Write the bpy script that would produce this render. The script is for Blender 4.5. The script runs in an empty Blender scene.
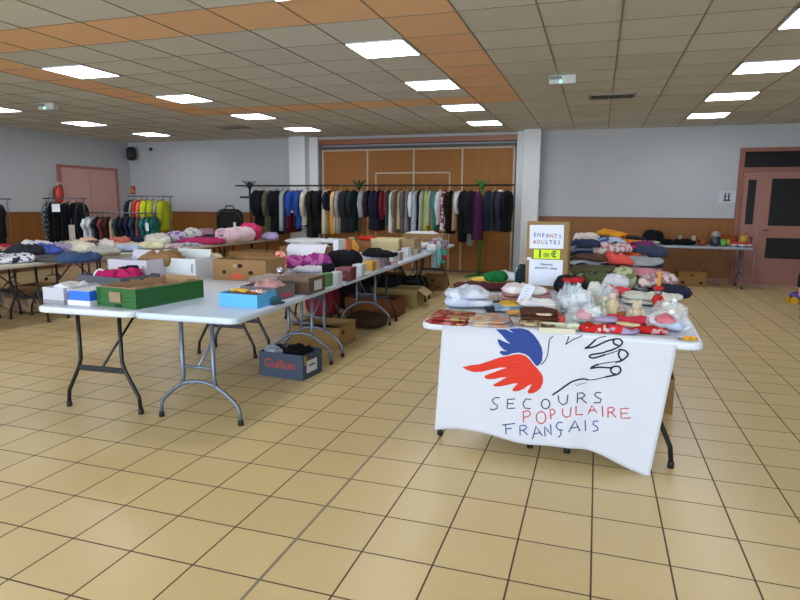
import bpy, bmesh, math, random
from mathutils import Vector, Matrix, noise
rnd = random.Random(7)
PI = math.pi
sc = bpy.context.scene
COL = sc.collection
R = math.radians

# ------------------------------------------------------------ camera model
TILE = 0.305
H = 1.4387
YAW, PITCH, ROLL, FPX = R(-17.899), R(-9.007), R(.4223), 603.56
def _axes():
    F = Vector((math.sin(YAW)*math.cos(PITCH), math.cos(YAW)*math.cos(PITCH), math.sin(PITCH)))
    r = Vector((math.cos(YAW), -math.sin(YAW), 0)); u = r.cross(F)
    return math.cos(ROLL)*r + math.sin(ROLL)*u, math.cos(ROLL)*u - math.sin(ROLL)*r, F
AR, AU, AF = _axes()
CAM = Vector((0, 0, H))
def ray(x, y): return AF + AR*((x-400)/FPX) - AU*((y-300)/FPX)
def atz(x, y, z=.742):
    d = ray(x, y); return CAM + d*((z-H)/d.z)
def aty(x, y, Y):
    d = ray(x, y); return CAM + d*(Y/d.y)
def zc(p): return (Vector(p)-CAM).dot(AF)

cam_data = bpy.data.cameras.new('camera'); cam = bpy.data.objects.new('camera', cam_data); COL.objects.link(cam)
cam_data.sensor_width = 36; cam_data.lens = FPX/800*36; cam_data.clip_start = .05
m = Matrix((AR, AU, -AF)).transposed().to_4x4(); m.translation = CAM
cam.matrix_world = m
sc.camera = cam

# ------------------------------------------------------------ materials
def lin(c):
    if isinstance(c, str):
        c = tuple(int(c[i:i+2], 16)/255 for i in (0, 2, 4))
    return tuple((v/12.92 if v <= .04045 else ((v+.055)/1.055)**2.4) for v in c)+(1,)
_mc = {}
def base(name):
    mt = bpy.data.materials.new(name); mt.use_nodes = True
    nt = mt.node_tree; return mt, nt, nt.nodes['Principled BSDF']
def N(nt, t, **k):
    n = nt.nodes.new(t)
    for a, v in k.items(): setattr(n, a, v)
    return n
def math_n(nt, op, a, b=None, c=None):
    n = N(nt, 'ShaderNodeMath', operation=op)
    for i, v in enumerate((a, b, c)):
        if v is None: continue
        if isinstance(v, (int, float)): n.inputs[i].default_value = v
        else: nt.links.new(v, n.inputs[i])
    return n.outputs[0]
def mixc(nt, f, a, b):
    n = N(nt, 'ShaderNodeMix', data_type='RGBA')
    for i, v in ((0, f), (6, a), (7, b)):
        if isinstance(v, (int, float, tuple)): n.inputs[i].default_value = v
        else: nt.links.new(v, n.inputs[i])
    return n.outputs[2]
def scl(c, k): return (min(c[0]*k, 1), min(c[1]*k, 1), min(c[2]*k, 1), 1)
def plain(c, rough=.5, metal=0, bump=0, bscale=60, vary=.12, vscale=6, spec=.5, sheen=0):
    key = ('p', c, rough, metal, bump, bscale, vary, sheen)
    if key in _mc: return _mc[key]
    mt, nt, b = base('paint_%s' % c)
    L = lin(c); b.inputs['Roughness'].default_value = rough; b.inputs['Metallic'].default_value = metal
    b.inputs['Specular IOR Level'].default_value = spec
    tc = N(nt, 'ShaderNodeTexCoord')
    nz = N(nt, 'ShaderNodeTexNoise'); nz.inputs['Scale'].default_value = vscale; nz.inputs['Detail'].default_value = 4
    nt.links.new(tc.outputs['Object'], nz.inputs['Vector'])
    nt.links.new(mixc(nt, nz.outputs[0], scl(L, 1-vary), scl(L, 1+vary)), b.inputs['Base Color'])
    if bump:
        n2 = N(nt, 'ShaderNodeTexNoise'); n2.inputs['Scale'].default_value = bscale; n2.inputs['Detail'].default_value = 3
        nt.links.new(tc.outputs['Object'], n2.inputs['Vector'])
        bp = N(nt, 'ShaderNodeBump'); bp.inputs['Strength'].default_value = bump; bp.inputs['Distance'].default_value = .01
        nt.links.new(n2.outputs[0], bp.inputs['Height']); nt.links.new(bp.outputs[0], b.inputs['Normal'])
    if sheen: b.inputs['Sheen Weight'].default_value = sheen
    _mc[key] = mt; return mt
def cloth(c): return plain(c, rough=.92, bump=.5, bscale=110, vary=.22, vscale=9, spec=.2)
def metalm(c, rough=.35): return plain(c, rough=rough, metal=.9, vary=.05)
def card(c='a98153'):
    c = ''.join('%02x' % int(int(c[i:i+2], 16)*k) for i, k in ((0, .87), (2, .88), (4, .95)))
    return plain(c, rough=.85, bump=.1, bscale=40, vary=.1, vscale=5, spec=.2)
def pattern(c1, c2, kind='flower', scale=18, thr=.5, c3=None):
    key = ('pt', c1, c2, kind, scale, thr, c3)
    if key in _mc: return _mc[key]
    mt, nt, b = base('%s_print_%s_%s' % (kind, c1, c2)); b.inputs['Roughness'].default_value = .9
    b.inputs['Specular IOR Level'].default_value = .2
    tc = N(nt, 'ShaderNodeTexCoord')
    if kind == 'stripe':
        w = N(nt, 'ShaderNodeTexWave'); w.inputs['Scale'].default_value = scale; w.inputs['Distortion'].default_value = .6
        src = w.outputs['Fac']
    elif kind == 'check':
        w = N(nt, 'ShaderNodeTexChecker'); w.inputs['Scale'].default_value = scale; src = w.outputs['Fac']
    elif kind == 'dots':
        w = N(nt, 'ShaderNodeTexVoronoi'); w.inputs['Scale'].default_value = scale; w.inputs['Randomness'].default_value = .3
        src = w.outputs['Distance']
    else:
        w = N(nt, 'ShaderNodeTexNoise'); w.inputs['Scale'].default_value = scale; w.inputs['Detail'].default_value = 2
        src = w.outputs[0]
    nt.links.new(tc.outputs['Object'], w.inputs['Vector'])
    f = math_n(nt, 'GREATER_THAN', src, thr)
    col = mixc(nt, f, lin(c1), lin(c2))
    if c3:
        w2 = N(nt, 'ShaderNodeTexNoise'); w2.inputs['Scale'].default_value = scale*1.6
        nt.links.new(tc.outputs['Object'], w2.inputs['Vector'])
        col = mixc(nt, math_n(nt, 'GREATER_THAN', w2.outputs[0], .56), col, lin(c3))
    nt.links.new(col, b.inputs['Base Color'])
    _mc[key] = mt; return mt
def emit(c, s):
    key = ('e', c, s)
    if key in _mc: return _mc[key]
    mt, nt, b = base('glow_%s' % c)
    b.inputs['Base Color'].default_value = (.8, .8, .8, 1)
    b.inputs['Emission Color'].default_value = lin(c); b.inputs['Emission Strength'].default_value = s
    _mc[key] = mt; return mt
def glass(c='ffffff', alpha=.35):
    key = ('g', c, alpha)
    if key in _mc: return _mc[key]
    mt, nt, b = base('clear_film_%s' % c)
    b.inputs['Base Color'].default_value = lin(c); b.inputs['Roughness'].default_value = .12
    b.inputs['Alpha'].default_value = alpha
    _mc[key] = mt; return mt
def wood(c1, c2, scale=3, rough=.45, axis='Z'):
    key = ('w', c1, c2, scale, axis)
    if key in _mc: return _mc[key]
    mt, nt, b = base('wood_%s' % c1); b.inputs['Roughness'].default_value = rough
    tc = N(nt, 'ShaderNodeTexCoord'); mp = N(nt, 'ShaderNodeMapping')
    mp.inputs['Scale'].default_value = {'Z': (9, 9, .5), 'X': (.5, 9, 9)}[axis]
    nz = N(nt, 'ShaderNodeTexNoise'); nz.inputs['Scale'].default_value = scale; nz.inputs['Detail'].default_value = 6
    nz.inputs['Distortion'].default_value = .6
    nt.links.new(tc.outputs['Object'], mp.inputs[0]); nt.links.new(mp.outputs[0], nz.inputs['Vector'])
    nt.links.new(mixc(nt, nz.outputs[0], lin(c1), lin(c2)), b.inputs['Base Color'])
    _mc[key] = mt; return mt

# ------------------------------------------------------------ mesh helpers
def obj(name, bm, mats, parent=None, smooth=False, loc=None, rz=0, label=None):
    me = bpy.data.meshes.new(name)
    bmesh.ops.recalc_face_normals(bm, faces=bm.faces)
    bm.to_mesh(me); bm.free()
    for mt in (mats if isinstance(mats, (list, tuple)) else [mats]): me.materials.append(mt)
    if smooth:
        me.polygons.foreach_set('use_smooth', [True]*len(me.polygons))
    o = bpy.data.objects.new(name, me); COL.objects.link(o)
    if parent: o.parent = parent
    if loc is not None: o.location = loc
    o.rotation_euler = (0, 0, rz)
    if label: o['label'] = label
    return o
def tag(o, label, cat, group=None, kind=None):
    o['label'] = label; o['category'] = cat
    if group: o['group'] = group
    if kind: o['kind'] = kind
    return o
def thing(name, label, cat, loc=(0, 0, 0), rz=0, group=None):
    o = bpy.data.objects.new(name, None); COL.objects.link(o)
    o.empty_display_size = .1
    o.location = loc; o.rotation_euler = (0, 0, rz)
    return tag(o, label, cat, group)
def struct(name, bm, mats, parent=None, **k):
    o = obj(name, bm, mats, parent, **k)
    if parent is None: o['kind'] = 'structure'
    return o
def bx(bm, x0, x1, y0, y1, z0, z1, mi=0, r=0, seg=2, mat=None):
    vs = [bm.verts.new((x, y, z)) for x in (x0, x1) for y in (y0, y1) for z in (z0, z1)]
    fs = []
    for q in ((0, 1, 3, 2), (4, 6, 7, 5), (0, 4, 5, 1), (2, 3, 7, 6), (0, 2, 6, 4), (1, 5, 7, 3)):
        f = bm.faces.new([vs[i] for i in q]); f.material_index = mi; fs.append(f)
    if mat is not None:
        for v in vs: v.co = mat @ v.co
    if r > 0:
        es = list({e for f in fs for e in f.edges})
        out = bmesh.ops.bevel(bm, geom=es, offset=r, segments=seg, affect='EDGES', profile=.5)
        for f in out['faces']: f.material_index = mi
    return fs
def B(*a, **k):
    bm = bmesh.new(); bx(bm, *a, **k); return bm
def tube(bm, pts, r, n=8, mi=0, cap=True):
    pts = [Vector(p) for p in pts]; rs = r if isinstance(r, (list, tuple)) else [r]*len(pts)
    rings = []; up = None
    for i, p in enumerate(pts):
        a = pts[max(i-1, 0)]; b = pts[min(i+1, len(pts)-1)]; t = (b-a).normalized()
        if up is None: up = Vector((0, 0, 1)) if abs(t.z) < .9 else Vector((1, 0, 0))
        s = t.cross(up)
        if s.length < 1e-4: up = Vector((1, 0, 0)) if abs(t.x) < .9 else Vector((0, 1, 0)); s = t.cross(up)
        s.normalize(); w = s.cross(t).normalized(); up = w
        rings.append([bm.verts.new(p + (s*math.cos(k*2*PI/n) + w*math.sin(k*2*PI/n))*rs[i]) for k in range(n)])
    for a, b in zip(rings, rings[1:]):
        for k in range(n):
            f = bm.faces.new((a[k], a[(k+1) % n], b[(k+1) % n], b[k])); f.material_index = mi; f.smooth = True
    if cap:
        for q in (rings[0], rings[-1][::-1]):
            f = bm.faces.new(q); f.material_index = mi
def lathe(bm, prof, c=(0, 0, 0), n=16, mi=0, sx=1, sy=1):
    rings = []
    for r, z in prof:
        rings.append([bm.verts.new((c[0]+sx*max(r, 1e-4)*math.cos(k*2*PI/n), c[1]+sy*max(r, 1e-4)*math.sin(k*2*PI/n), c[2]+z)) for k in range(n)])
    for a, b in zip(rings, rings[1:]):
        for k in range(n):
            f = bm.faces.new((a[k], a[(k+1) % n], b[(k+1) % n], b[k])); f.material_index = mi; f.smooth = True
    bm.faces.new(rings[0]).material_index = mi; bm.faces.new(rings[-1][::-1]).material_index = mi
def nz(p, s, seed): return noise.noise(Vector(p)*s + Vector((seed*3.17, seed*1.31, seed*7.7)))
def pillow(bm, cx, cy, z0, sx, sy, h, k=6, amp=.012, freq=7, seed=0, rz=0, n=14, dome=0, flat=False, mi=0, droop=None, ridged=False, sag=0):
    """soft closed slab: rounded rim, uneven outline, long creases on top"""
    ca, sa = math.cos(rz), math.sin(rz); top = {}; bot = {}
    big = min(sx, sy); dirn = seed*1.7; cd, sd = math.cos(dirn), math.sin(dirn)
    n = max(n, 14) if big > .12 else n
    if amp >= .008 and big > .12: n = int(n*1.5)
    A = min(amp*1.25, h*.42)
    for i in range(n+1):
        for j in range(n+1):
            u = -1+2*i/n; v = -1+2*j/n
            u = math.copysign(abs(u)**.85, u); v = math.copysign(abs(v)**.85, v)
            mx = max(abs(u), abs(v))
            s = mx/((abs(u)**k+abs(v)**k)**(1/k)) if mx > 0 else 1
            x, y = u*s, v*s; rr = mx
            prof = max(0., 1-rr**5)**.5
            o = 1 + nz((x*1.0, y*1.0, seed), 1.6, seed)*min(amp*5, .2) + nz((x, y, seed), 4.5, seed+9)*min(amp*2.2, .08)
            X, Y = x*sx/2*o, y*sy/2*o
            a_, b_ = X*cd+Y*sd, -X*sd+Y*cd
            c1 = nz((a_*freq*.55, b_*freq*2.0, 0), 1, seed); c2 = nz((a_*freq*2.6, b_*freq*1.1, 3), 1, seed+5); c3 = nz((X, Y, 1), freq*4, seed+8)
            wr = (.45-abs(c1)*1.9) + .7*(.3-abs(c2)*1.5) + .35*c3
            if k <= 4: wr += nz((X, Y, 2), freq*.6, seed+2)*1.1
            if ridged: wr = (.5-abs(c1)*2.6)+(.4-abs(c2)*2.4)+.5*c3
            zt = z0 + h/2 + h/2*prof*(1-dome*rr*rr) + A*wr*(.25+.75*prof)
            zb = z0 if flat else z0 + h/2 - h/2*prof
            zt = max(zt, zb+.002)
            if flat and mx >= .999: zt = z0 + .004
            if sag:
                dz = sag*rr**4*max(0, .35+1.6*nz((x*1.2, y*1.2, 9), 1, seed+3)); zt -= dz; zb -= dz
            gx, gy = cx+X*ca-Y*sa, cy+X*sa+Y*ca
            if droop: zt, zb = droop(gx, gy, zt), droop(gx, gy, zb)
            top[i, j] = bm.verts.new((gx, gy, zt))
            edge = i in (0, n) or j in (0, n)
            bot[i, j] = top[i, j] if edge else bm.verts.new((gx, gy, zb))
    for i in range(n):
        for j in range(n):
            for d, fl in ((top, 1), (bot, 0)):
                q = [d[i, j], d[i+1, j], d[i+1, j+1], d[i, j+1]]
                if fl == 0: q = q[::-1]
                try: f = bm.faces.new(q); f.material_index = mi; f.smooth = True
                except ValueError: pass
def text(body, size, mt, parent, loc, rot, name='lettering', ext=.0006, align='CENTER', label=None, sx=1):
    cu = bpy.data.curves.new(name, 'FONT'); cu.body = body; cu.size = size; cu.align_x = align; cu.align_y = 'CENTER'; cu.extrude = ext; cu.offset = size*.025
    tmp = bpy.data.objects.new(name, cu); COL.objects.link(tmp)
    dg = bpy.context.evaluated_depsgraph_get(); dg.update()
    me = bpy.data.meshes.new_from_object(tmp.evaluated_get(dg)); bpy.data.objects.remove(tmp); me.name = name
    me.materials.clear(); me.materials.append(mt)
    o = bpy.data.objects.new(name, me); COL.objects.link(o); o.parent = parent; o.location = loc; o.rotation_euler = rot; o.scale = (sx, 1, 1)
    return o
FRONT = (PI/2, 0, 0)     # text that faces -Y

# ------------------------------------------------------------ room shell
XL, XR, YB, YR, ZC = -11.3, 4.6, 12.7, -4.2, 2.91
def floor_mat():
    mt, nt, b = base('beige_floor_tiles')
    g = N(nt, 'ShaderNodeNewGeometry'); sp = N(nt, 'ShaderNodeSeparateXYZ'); nt.links.new(g.outputs['Position'], sp.inputs[0])
    X = math_n(nt, 'SUBTRACT', math_n(nt, 'DIVIDE', sp.outputs[0], TILE), .17527)
    Y = math_n(nt, 'SUBTRACT', math_n(nt, 'DIVIDE', sp.outputs[1], TILE), .12731)
    def edge(v):
        f = math_n(nt, 'FRACT', math_n(nt, 'ADD', v, 200))
        return math_n(nt, 'MINIMUM', f, math_n(nt, 'SUBTRACT', 1, f))
    e = math_n(nt, 'MINIMUM', edge(X), edge(Y))
    grout = math_n(nt, 'LESS_THAN', e, .0125)
    cv = N(nt, 'ShaderNodeCombineXYZ')
    nt.links.new(math_n(nt, 'FLOOR', X), cv.inputs[0]); nt.links.new(math_n(nt, 'FLOOR', Y), cv.inputs[1])
    wn = N(nt, 'ShaderNodeTexWhiteNoise', noise_dimensions='2D'); nt.links.new(cv.outputs[0], wn.inputs['Vector'])
    n1 = N(nt, 'ShaderNodeTexNoise'); n1.inputs['Scale'].default_value = 5; n1.inputs['Detail'].default_value = 6
    nt.links.new(g.outputs['Position'], n1.inputs['Vector'])
    n2 = N(nt, 'ShaderNodeTexNoise'); n2.inputs['Scale'].default_value = 90; nt.links.new(g.outputs['Position'], n2.inputs['Vector'])
    f = math_n(nt, 'ADD', math_n(nt, 'MULTIPLY', wn.outputs[0], .45), math_n(nt, 'ADD', math_n(nt, 'MULTIPLY', n1.outputs[0], .35), math_n(nt, 'MULTIPLY', n2.outputs[0], .25)))
    tilec = mixc(nt, f, lin('bfa878'), lin('ceb787'))
    nt.links.new(mixc(nt, grout, tilec, lin('45362a')), b.inputs['Base Color'])
    nt.links.new(math_n(nt, 'ADD', math_n(nt, 'MULTIPLY', grout, .4), math_n(nt, 'ADD', .27, math_n(nt, 'MULTIPLY', n1.outputs[0], .08))), b.inputs['Roughness'])
    b.inputs['Specular IOR Level'].default_value = .4
    bp = N(nt, 'ShaderNodeBump'); bp.inputs['Strength'].default_value = .25; bp.inputs['Distance'].default_value = .004
    hh = math_n(nt, 'ADD', math_n(nt, 'MULTIPLY', grout, -1), math_n(nt, 'MULTIPLY', n1.outputs[0], .08))
    nt.links.new(hh, bp.inputs['Height']); nt.links.new(bp.outputs[0], b.inputs['Normal'])
    return mt
GX, GY, GS = .097, 6.04, .609
def ceil_mat():
    mt, nt, b = base('ceiling_tiles'); b.inputs['Roughness'].default_value = .9
    g = N(nt, 'ShaderNodeNewGeometry'); sp = N(nt, 'ShaderNodeSeparateXYZ'); nt.links.new(g.outputs['Position'], sp.inputs[0])
    X = math_n(nt, 'DIVIDE', math_n(nt, 'SUBTRACT', sp.outputs[0], GX), GS)
    Y = math_n(nt, 'DIVIDE', math_n(nt, 'SUBTRACT', sp.outputs[1], GY), GS)
    def within(v, a, c): return math_n(nt, 'MULTIPLY', math_n(nt, 'GREATER_THAN', v, a), math_n(nt, 'LESS_THAN', v, c))
    outer = math_n(nt, 'MULTIPLY', within(X, -11, -2), within(Y, -3, 5))
    inner = math_n(nt, 'MULTIPLY', within(X, -10, -3), within(Y, -2, 4))
    band = math_n(nt, 'SUBTRACT', outer, inner)
    cv = N(nt, 'ShaderNodeCombineXYZ')
    nt.links.new(math_n(nt, 'FLOOR', X), cv.inputs[0]); nt.links.new(math_n(nt, 'FLOOR', Y), cv.inputs[1])
    wn = N(nt, 'ShaderNodeTexWhiteNoise', noise_dimensions='2D'); nt.links.new(cv.outputs[0], wn.inputs['Vector'])
    n2 = N(nt, 'ShaderNodeTexNoise'); n2.inputs['Scale'].default_value = 120; nt.links.new(g.outputs['Position'], n2.inputs['Vector'])
    f = math_n(nt, 'ADD', math_n(nt, 'MULTIPLY', wn.outputs[0], .6), math_n(nt, 'MULTIPLY', n2.outputs[0], .4))
    white = mixc(nt, f, lin('bcbbb0'), lin('d0cfc4')); orange = mixc(nt, f, lin('dcae80'), lin('e6b98b'))
    nt.links.new(mixc(nt, band, white, orange), b.inputs['Base Color'])
    bp = N(nt, 'ShaderNodeBump'); bp.inputs['Strength'].default_value = .2; bp.inputs['Distance'].default_value = .004
    nt.links.new(n2.outputs[0], bp.inputs['Height']); nt.links.new(bp.outputs[0], b.inputs['Normal'])
    return mt
struct('floor', B(XL-.2, XR+.2, YR-.2, YB+.9, -.1, 0), floor_mat())
struct('ceiling', B(XL-.2, XR+.2, YR-.2, YB+.9, ZC, ZC+.1), ceil_mat())
# T-bar grid of the suspended ceiling
bm = bmesh.new(); k = -19
while GX+k*GS < XR:
    x = GX+k*GS; k += 1
    if x > XL: bx(bm, x-.007, x+.007, YR, YB, ZC-.004, ZC+.01)
k = -17
while GY+k*GS < YB:
    y = GY+k*GS; k += 1
    if y > YR: bx(bm, XL, XR, y-.007, y+.007, ZC-.003, ZC+.01)
struct('trim_1', bm, plain('857a68', .6))
# steel joint strip in the floor
struct('trim_2', B(-3.825*TILE-.006, -3.825*TILE+.006, YR, YB, 0, .0015), plain('847c6c', .45, .3))
WALLC = plain('abadb0', .85, vary=.04, vscale=1.5, spec=.25)
WALLW = plain('cdcfd0', .8, vary=.04, vscale=1.5, spec=.25)
WOODW = wood('744610', '8a5516', 3, .6)
DARKW = wood('5c2e14', '75401f', 3, .45)
PINK = plain('a8706a', .55, vary=.05)
PX0, PX1 = -6.05, -1.62     # folding partition opening
def wall_piece(bm, x0, x1, z0, z1): bx(bm, x0, x1, YB, YB+.16, z0, z1)
bm = bmesh.new()
wall_piece(bm, XL-.2, PX0, 0, ZC); wall_piece(bm, PX0, PX1, 2.85, ZC)
wall_piece(bm, PX1, 2.42, 0, ZC); wall_piece(bm, 2.42, 4.0, 2.5, ZC); wall_piece(bm, 4.0, XR+.2, 0, ZC)
struct('wall_back', bm, WALLC)
struct('wall_side_far', B(XL-.16, XL, YR, YB, 0, ZC), WALLC).name = 'wall_left'
struct('wall_right', B(XR, XR+.16, YR, YB, 0, ZC), WALLC)
# rear wall behind the camera with three wide window openings
bm = bmesh.new()
bx(bm, XL-.2, XR+.2, YR-.16, YR, 0, .9); bx(bm, XL-.2, XR+.2, YR-.16, YR, 2.5, ZC)
wins = [(-9.6, -7.2), (-6.2, -3.8), (-2.6, -.2), (1.0, 3.4)]
xs = XL-.2
for a, b2 in wins: bx(bm, xs, a, YR-.16, YR, .9, 2.5); xs = b2
bx(bm, xs, XR+.2, YR-.16, YR, .9, 2.5)
struct('wall_rear', bm, WALLC)
for i, (a, b2) in enumerate(wins):
    bm = bmesh.new(); y0, y1 = YR-.1, YR-.05
    for q in ((a, b2, .9, .96), (a, b2, 2.44, 2.5), (a, a+.06, .9, 2.5), (b2-.06, b2, .9, 2.5), ((a+b2)/2-.04, (a+b2)/2+.04, .9, 2.5)):
        bx(bm, q[0], q[1], y0, y1, q[2], q[3])
    struct('window_%d' % (i+1), bm, plain('d8d8d8', .4))
# columns (pilasters) of the back wall
struct('column_1', B(-6.66, -6.26, YB-.28, YB, 0, ZC, r=.006), WALLW)
struct('column_2', B(-1.46, -1.13, YB-.34, YB, 0, ZC, r=.006), WALLW)
struct('trim_3', B(-6.26, PX0, YB-.06, YB, 0, ZC), WALLW)
struct('trim_4', B(PX1, -1.46, YB-.06, YB, 0, ZC), WALLW)
# wood wainscot, one panel field per stretch of wall
def wains(name, x0, x1):
    bm = bmesh.new(); bx(bm, x0, x1, YB-.02, YB, .1, 1.2)
    n = max(1, round((x1-x0)/.1))
    for i in range(n): bx(bm, x0+i*(x1-x0)/n+.004, x0+(i+1)*(x1-x0)/n-.002, YB-.024, YB-.018, .1, 1.2)
    w = struct(name, bm, WOODW)
wains('wall_back_wainscot', XL, -6.66); wains('wall_back_wainscot_end', -1.13, 2.42)
struct('trim_5', B(XL, -6.66, YB-.035, YB, 1.2, 1.225), DARKW)
struct('trim_6', B(-1.13, 2.42, YB-.035, YB, 1.2, 1.225), DARKW)
struct('baseboard_back_1', B(XL, -6.66, YB-.03, YB, 0, .1), plain('6b4a34', .5))
struct('baseboard_back_2', B(-1.13, 2.42, YB-.03, YB, 0, .1), plain('8a6a50', .5))
bm = bmesh.new(); bx(bm, XL, XL+.02, YR, 10.46, .1, 1.2)
for i in range(60): bx(bm, XL+.018, XL+.024, 4.4+i*.1, 4.496+i*.1, .1, 1.2)
struct('wall_left_wainscot', bm, WOODW)
struct('trim_7', B(XL, XL+.035, YR, 10.46, 1.2, 1.225), DARKW)
struct('baseboard_left', B(XL, XL+.03, YR, 10.46, 0, .1), plain('6b4a34', .5))
# pink door in the side wall
d = struct('door_1', B(XL, XL+.05, 10.551, 12.149, 0, 2.19), plain('b78f88', .65, vary=.04))
bm = bmesh.new(); bx(bm, XL, XL+.07, 10.49, 10.55, 0, 2.25); bx(bm, XL, XL+.07, 12.15, 12.21, 0, 2.25); bx(bm, XL, XL+.07, 10.55, 12.15, 2.191, 2.25)
struct('door_frame', bm, plain('9a5f58', .5), d)
struct('door_panel_seam', B(XL+.045, XL+.054, 11.348, 11.354, .02, 2.17), plain('8a534e', .5), d)
bm = bmesh.new(); tube(bm, [(XL+.05, 11.28, 1.05), (XL+.1, 11.28, 1.05), (XL+.1, 11.17, 1.05)], .009)
struct('door_handle', bm, metalm('9a9a9a'), d)
# pink double door with glass in the back wall
FR = plain('98695d', .65, vary=.05); FRD = plain('865446', .65, vary=.05)
DK = plain('15161a', .12, vary=.3, vscale=2)
bm = bmesh.new()
for q in ((2.42, 2.50, 0, 2.5), (3.92, 4.0, 0, 2.5), (2.5, 3.92, 2.43, 2.5), (2.5, 3.92, 2.08, 2.15)): bx(bm, q[0], q[1], YB-.05, YB+.12, q[2], q[3])
d2 = struct('door_2', bm, FRD)
bm = bmesh.new(); bx(bm, 2.5, 3.92, YB+.03, YB+.04, 2.15, 2.43)
struct('transom_glass', bm, DK, d2)
def leaf(x0, x1, panes, name):
    bm = bmesh.new(); y0, y1 = YB-.01, YB+.03
    zs = [0]
    px0, px1 = panes[0][0], panes[0][1]
    bx(bm, x0, px0, y0, y1, .005, 2.075); bx(bm, px1, x1, y0, y1, .005, 2.075)
    prev = .005
    for (_, _, a, b_) in panes: bx(bm, px0, px1, y0, y1, prev, a); prev = b_
    bx(bm, px0, px1, y0, y1, prev, 2.075)
    lf = struct(name, bm, FR, d2)
    for (_, _, a, b_) in panes: struct('door_glass', B(px0-.002, px1+.002, YB+.008, YB+.016, a-.002, b_+.002), DK, lf)
    return lf
leaf(2.505, 2.815, [(2.6, 2.735, 1.12, 1.93)], 'door_leaf')
lf = leaf(2.825, 3.915, [(2.98, 3.78, .5, .88), (2.98, 3.78, 1.1, 1.95)], 'door_leaf')
bm = bmesh.new(); tube(bm, [(2.9, YB-.01, 1.02), (2.9, YB-.06, 1.02), (3.0, YB-.06, 1.02)], .009)
struct('door_handle', bm, metalm('6a6a6a'), lf)
# folding partition
PW = wood('7e4d0c', '985f12', 2.2, .65)
PR = wood('7b3c12', '8f4d1c', 2.2, .4)
part = thing('folding_partition', 'tall orange-brown wooden folding partition filling the bay between two white columns', 'partition', (0, YB+.06, 0))
n = 8; wP = (PX1-PX0-.16)/4
for i in range(4):
    x0 = PX0+.08+i*wP
    obj('partition_panel', B(x0+.004, x0+wP-.004, .02+.004*(i % 2), .07, .03, 2.62, r=.004), [PW if i % 3 else PW], part)
obj('partition_header', B(PX0, PX1, -.09, .06, 2.74, 2.85, r=.005), wood('7a4018', '90501f', 3, .4, 'X'), part)
obj('partition_track', B(PX0+.05, PX1-.05, -.0, .06, 2.64, 2.7), plain('3a3330', .5), part)
TAPE = plain('b5a28e', .6)
bm = bmesh.new()
for i in (1, 2, 3): x = PX0+.08+i*wP; bx(bm, x-.018, x+.018, .006, .019, .03, 2.62)
bx(bm, PX0+.05, PX1-.05, .004, .019, 2.6, 2.635)
bx(bm, PX0+.045, PX0+.085, .004, .019, .03, 2.62); bx(bm, PX1-.085, PX1-.045, .004, .019, .03, 2.62)
obj('edge_strip', bm, TAPE, part)
bm = bmesh.new(); a, b_ = -4.72, -3.02
bx(bm, a, b_, .008, .0195, 2.1, 2.13); bx(bm, a, a+.03, .008, .0195, .03, 2.13); bx(bm, b_-.03, b_, .008, .0195, .03, 2.13)
obj('access_door_outline', bm, TAPE, part)
obj('bottom_rail', B(PX0+.05, PX1-.05, .0, .07, 0, .03), plain('4b3a2c', .5), part)
struct('wall_behind_partition', B(PX0-.2, PX1+.2, YB+.2, YB+.26, 0, ZC), WALLC)

# ------------------------------------------------------------ ceiling fittings
LW = 'f4f8ff'; LSTR = 11.0
def ceiling_light(ix, iy, label):
    cx, cy = GX+(ix)*GS, GY+(iy)*GS
    t = thing('ceiling_light', label, 'ceiling light', (cx, cy, ZC-.004), 0, 'square ceiling light panels')
    s = GS/2-.012
    bm = bmesh.new(); w = .016
    for q in ((-s, s, -s, -s+w), (-s, s, s-w, s), (-s, -s+w, -s, s), (s-w, s, -s, s)): bx(bm, *q, -.01, .0035)
    obj('frame', bm, plain('c9cbd0', .4), t)
    obj('diffuser', B(-s+w, s-w, -s+w, s-w, -.006, .003), emit(LW, LSTR), t)
rows = [('nearest the entrance side', -9.5), ('in the row over the near floor', -3.5), ('', -.5)]
colnames = {-3.5: 'along the orange band nearest the banner table', -9.5: 'inside the orange band above the garment racks', -15.5: 'beside the wall with the pink door', 2.5: 'on the side of the glazed pink door'}
rownames = {-9.5: 'fifth from the back wall', -6.5: 'sixth from the back wall', -3.5: 'fifth from the back wall', -.5: 'fourth from the back wall', 2.5: 'third from the back wall', 5.5: 'second from the back wall', 8.5: 'closest to the back wall'}
for ix in (-15.5, -9.5, -3.5, 2.5):
    for iy in (-12.5, -3.5, -.5, 2.5, 5.5, 8.5):
        if iy == -12.5: lab = 'bright square light panel behind the viewpoint, ' + colnames[ix]
        else: lab = 'bright square light panel %s, %s' % (rownames[iy], colnames[ix])
        ceiling_light(ix, iy, ' '.join(lab.replace(',', '').split()[:16]))
def vent(loc, w, d_, label):
    t = thing('ceiling_vent', label, 'vent', loc)
    bm = bmesh.new()
    for q in ((-w, w, -d_, -d_+.02), (-w, w, d_-.02, d_), (-w, -w+.02, -d_, d_), (w-.02, w, -d_, d_)): bx(bm, *q, -.014, 0)
    obj('frame', bm, plain('8a857b', .5), t)
    obj('backing', B(-w+.02, w-.02, -d_+.02, d_-.02, -.004, -.001), plain('17140f', .8), t)
    bm = bmesh.new()
    for i in range(15):
        x = -w+.03+i*(2*w-.06)/14; bx(bm, x-.003, x+.003, -d_+.02, 0.03, -.02, -.003)
    obj('slat', bm, plain('a09a8e', .5), t)
p = atz(612, 96, ZC); vent((p.x, p.y, ZC-.003), .3, .2, 'slatted rectangular air vent in the ceiling above the pricing sign')
p = atz(233, 127, ZC); vent((p.x, p.y, ZC-.003), .3, .2, 'dark air vent in the ceiling in front of the garment racks')
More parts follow.
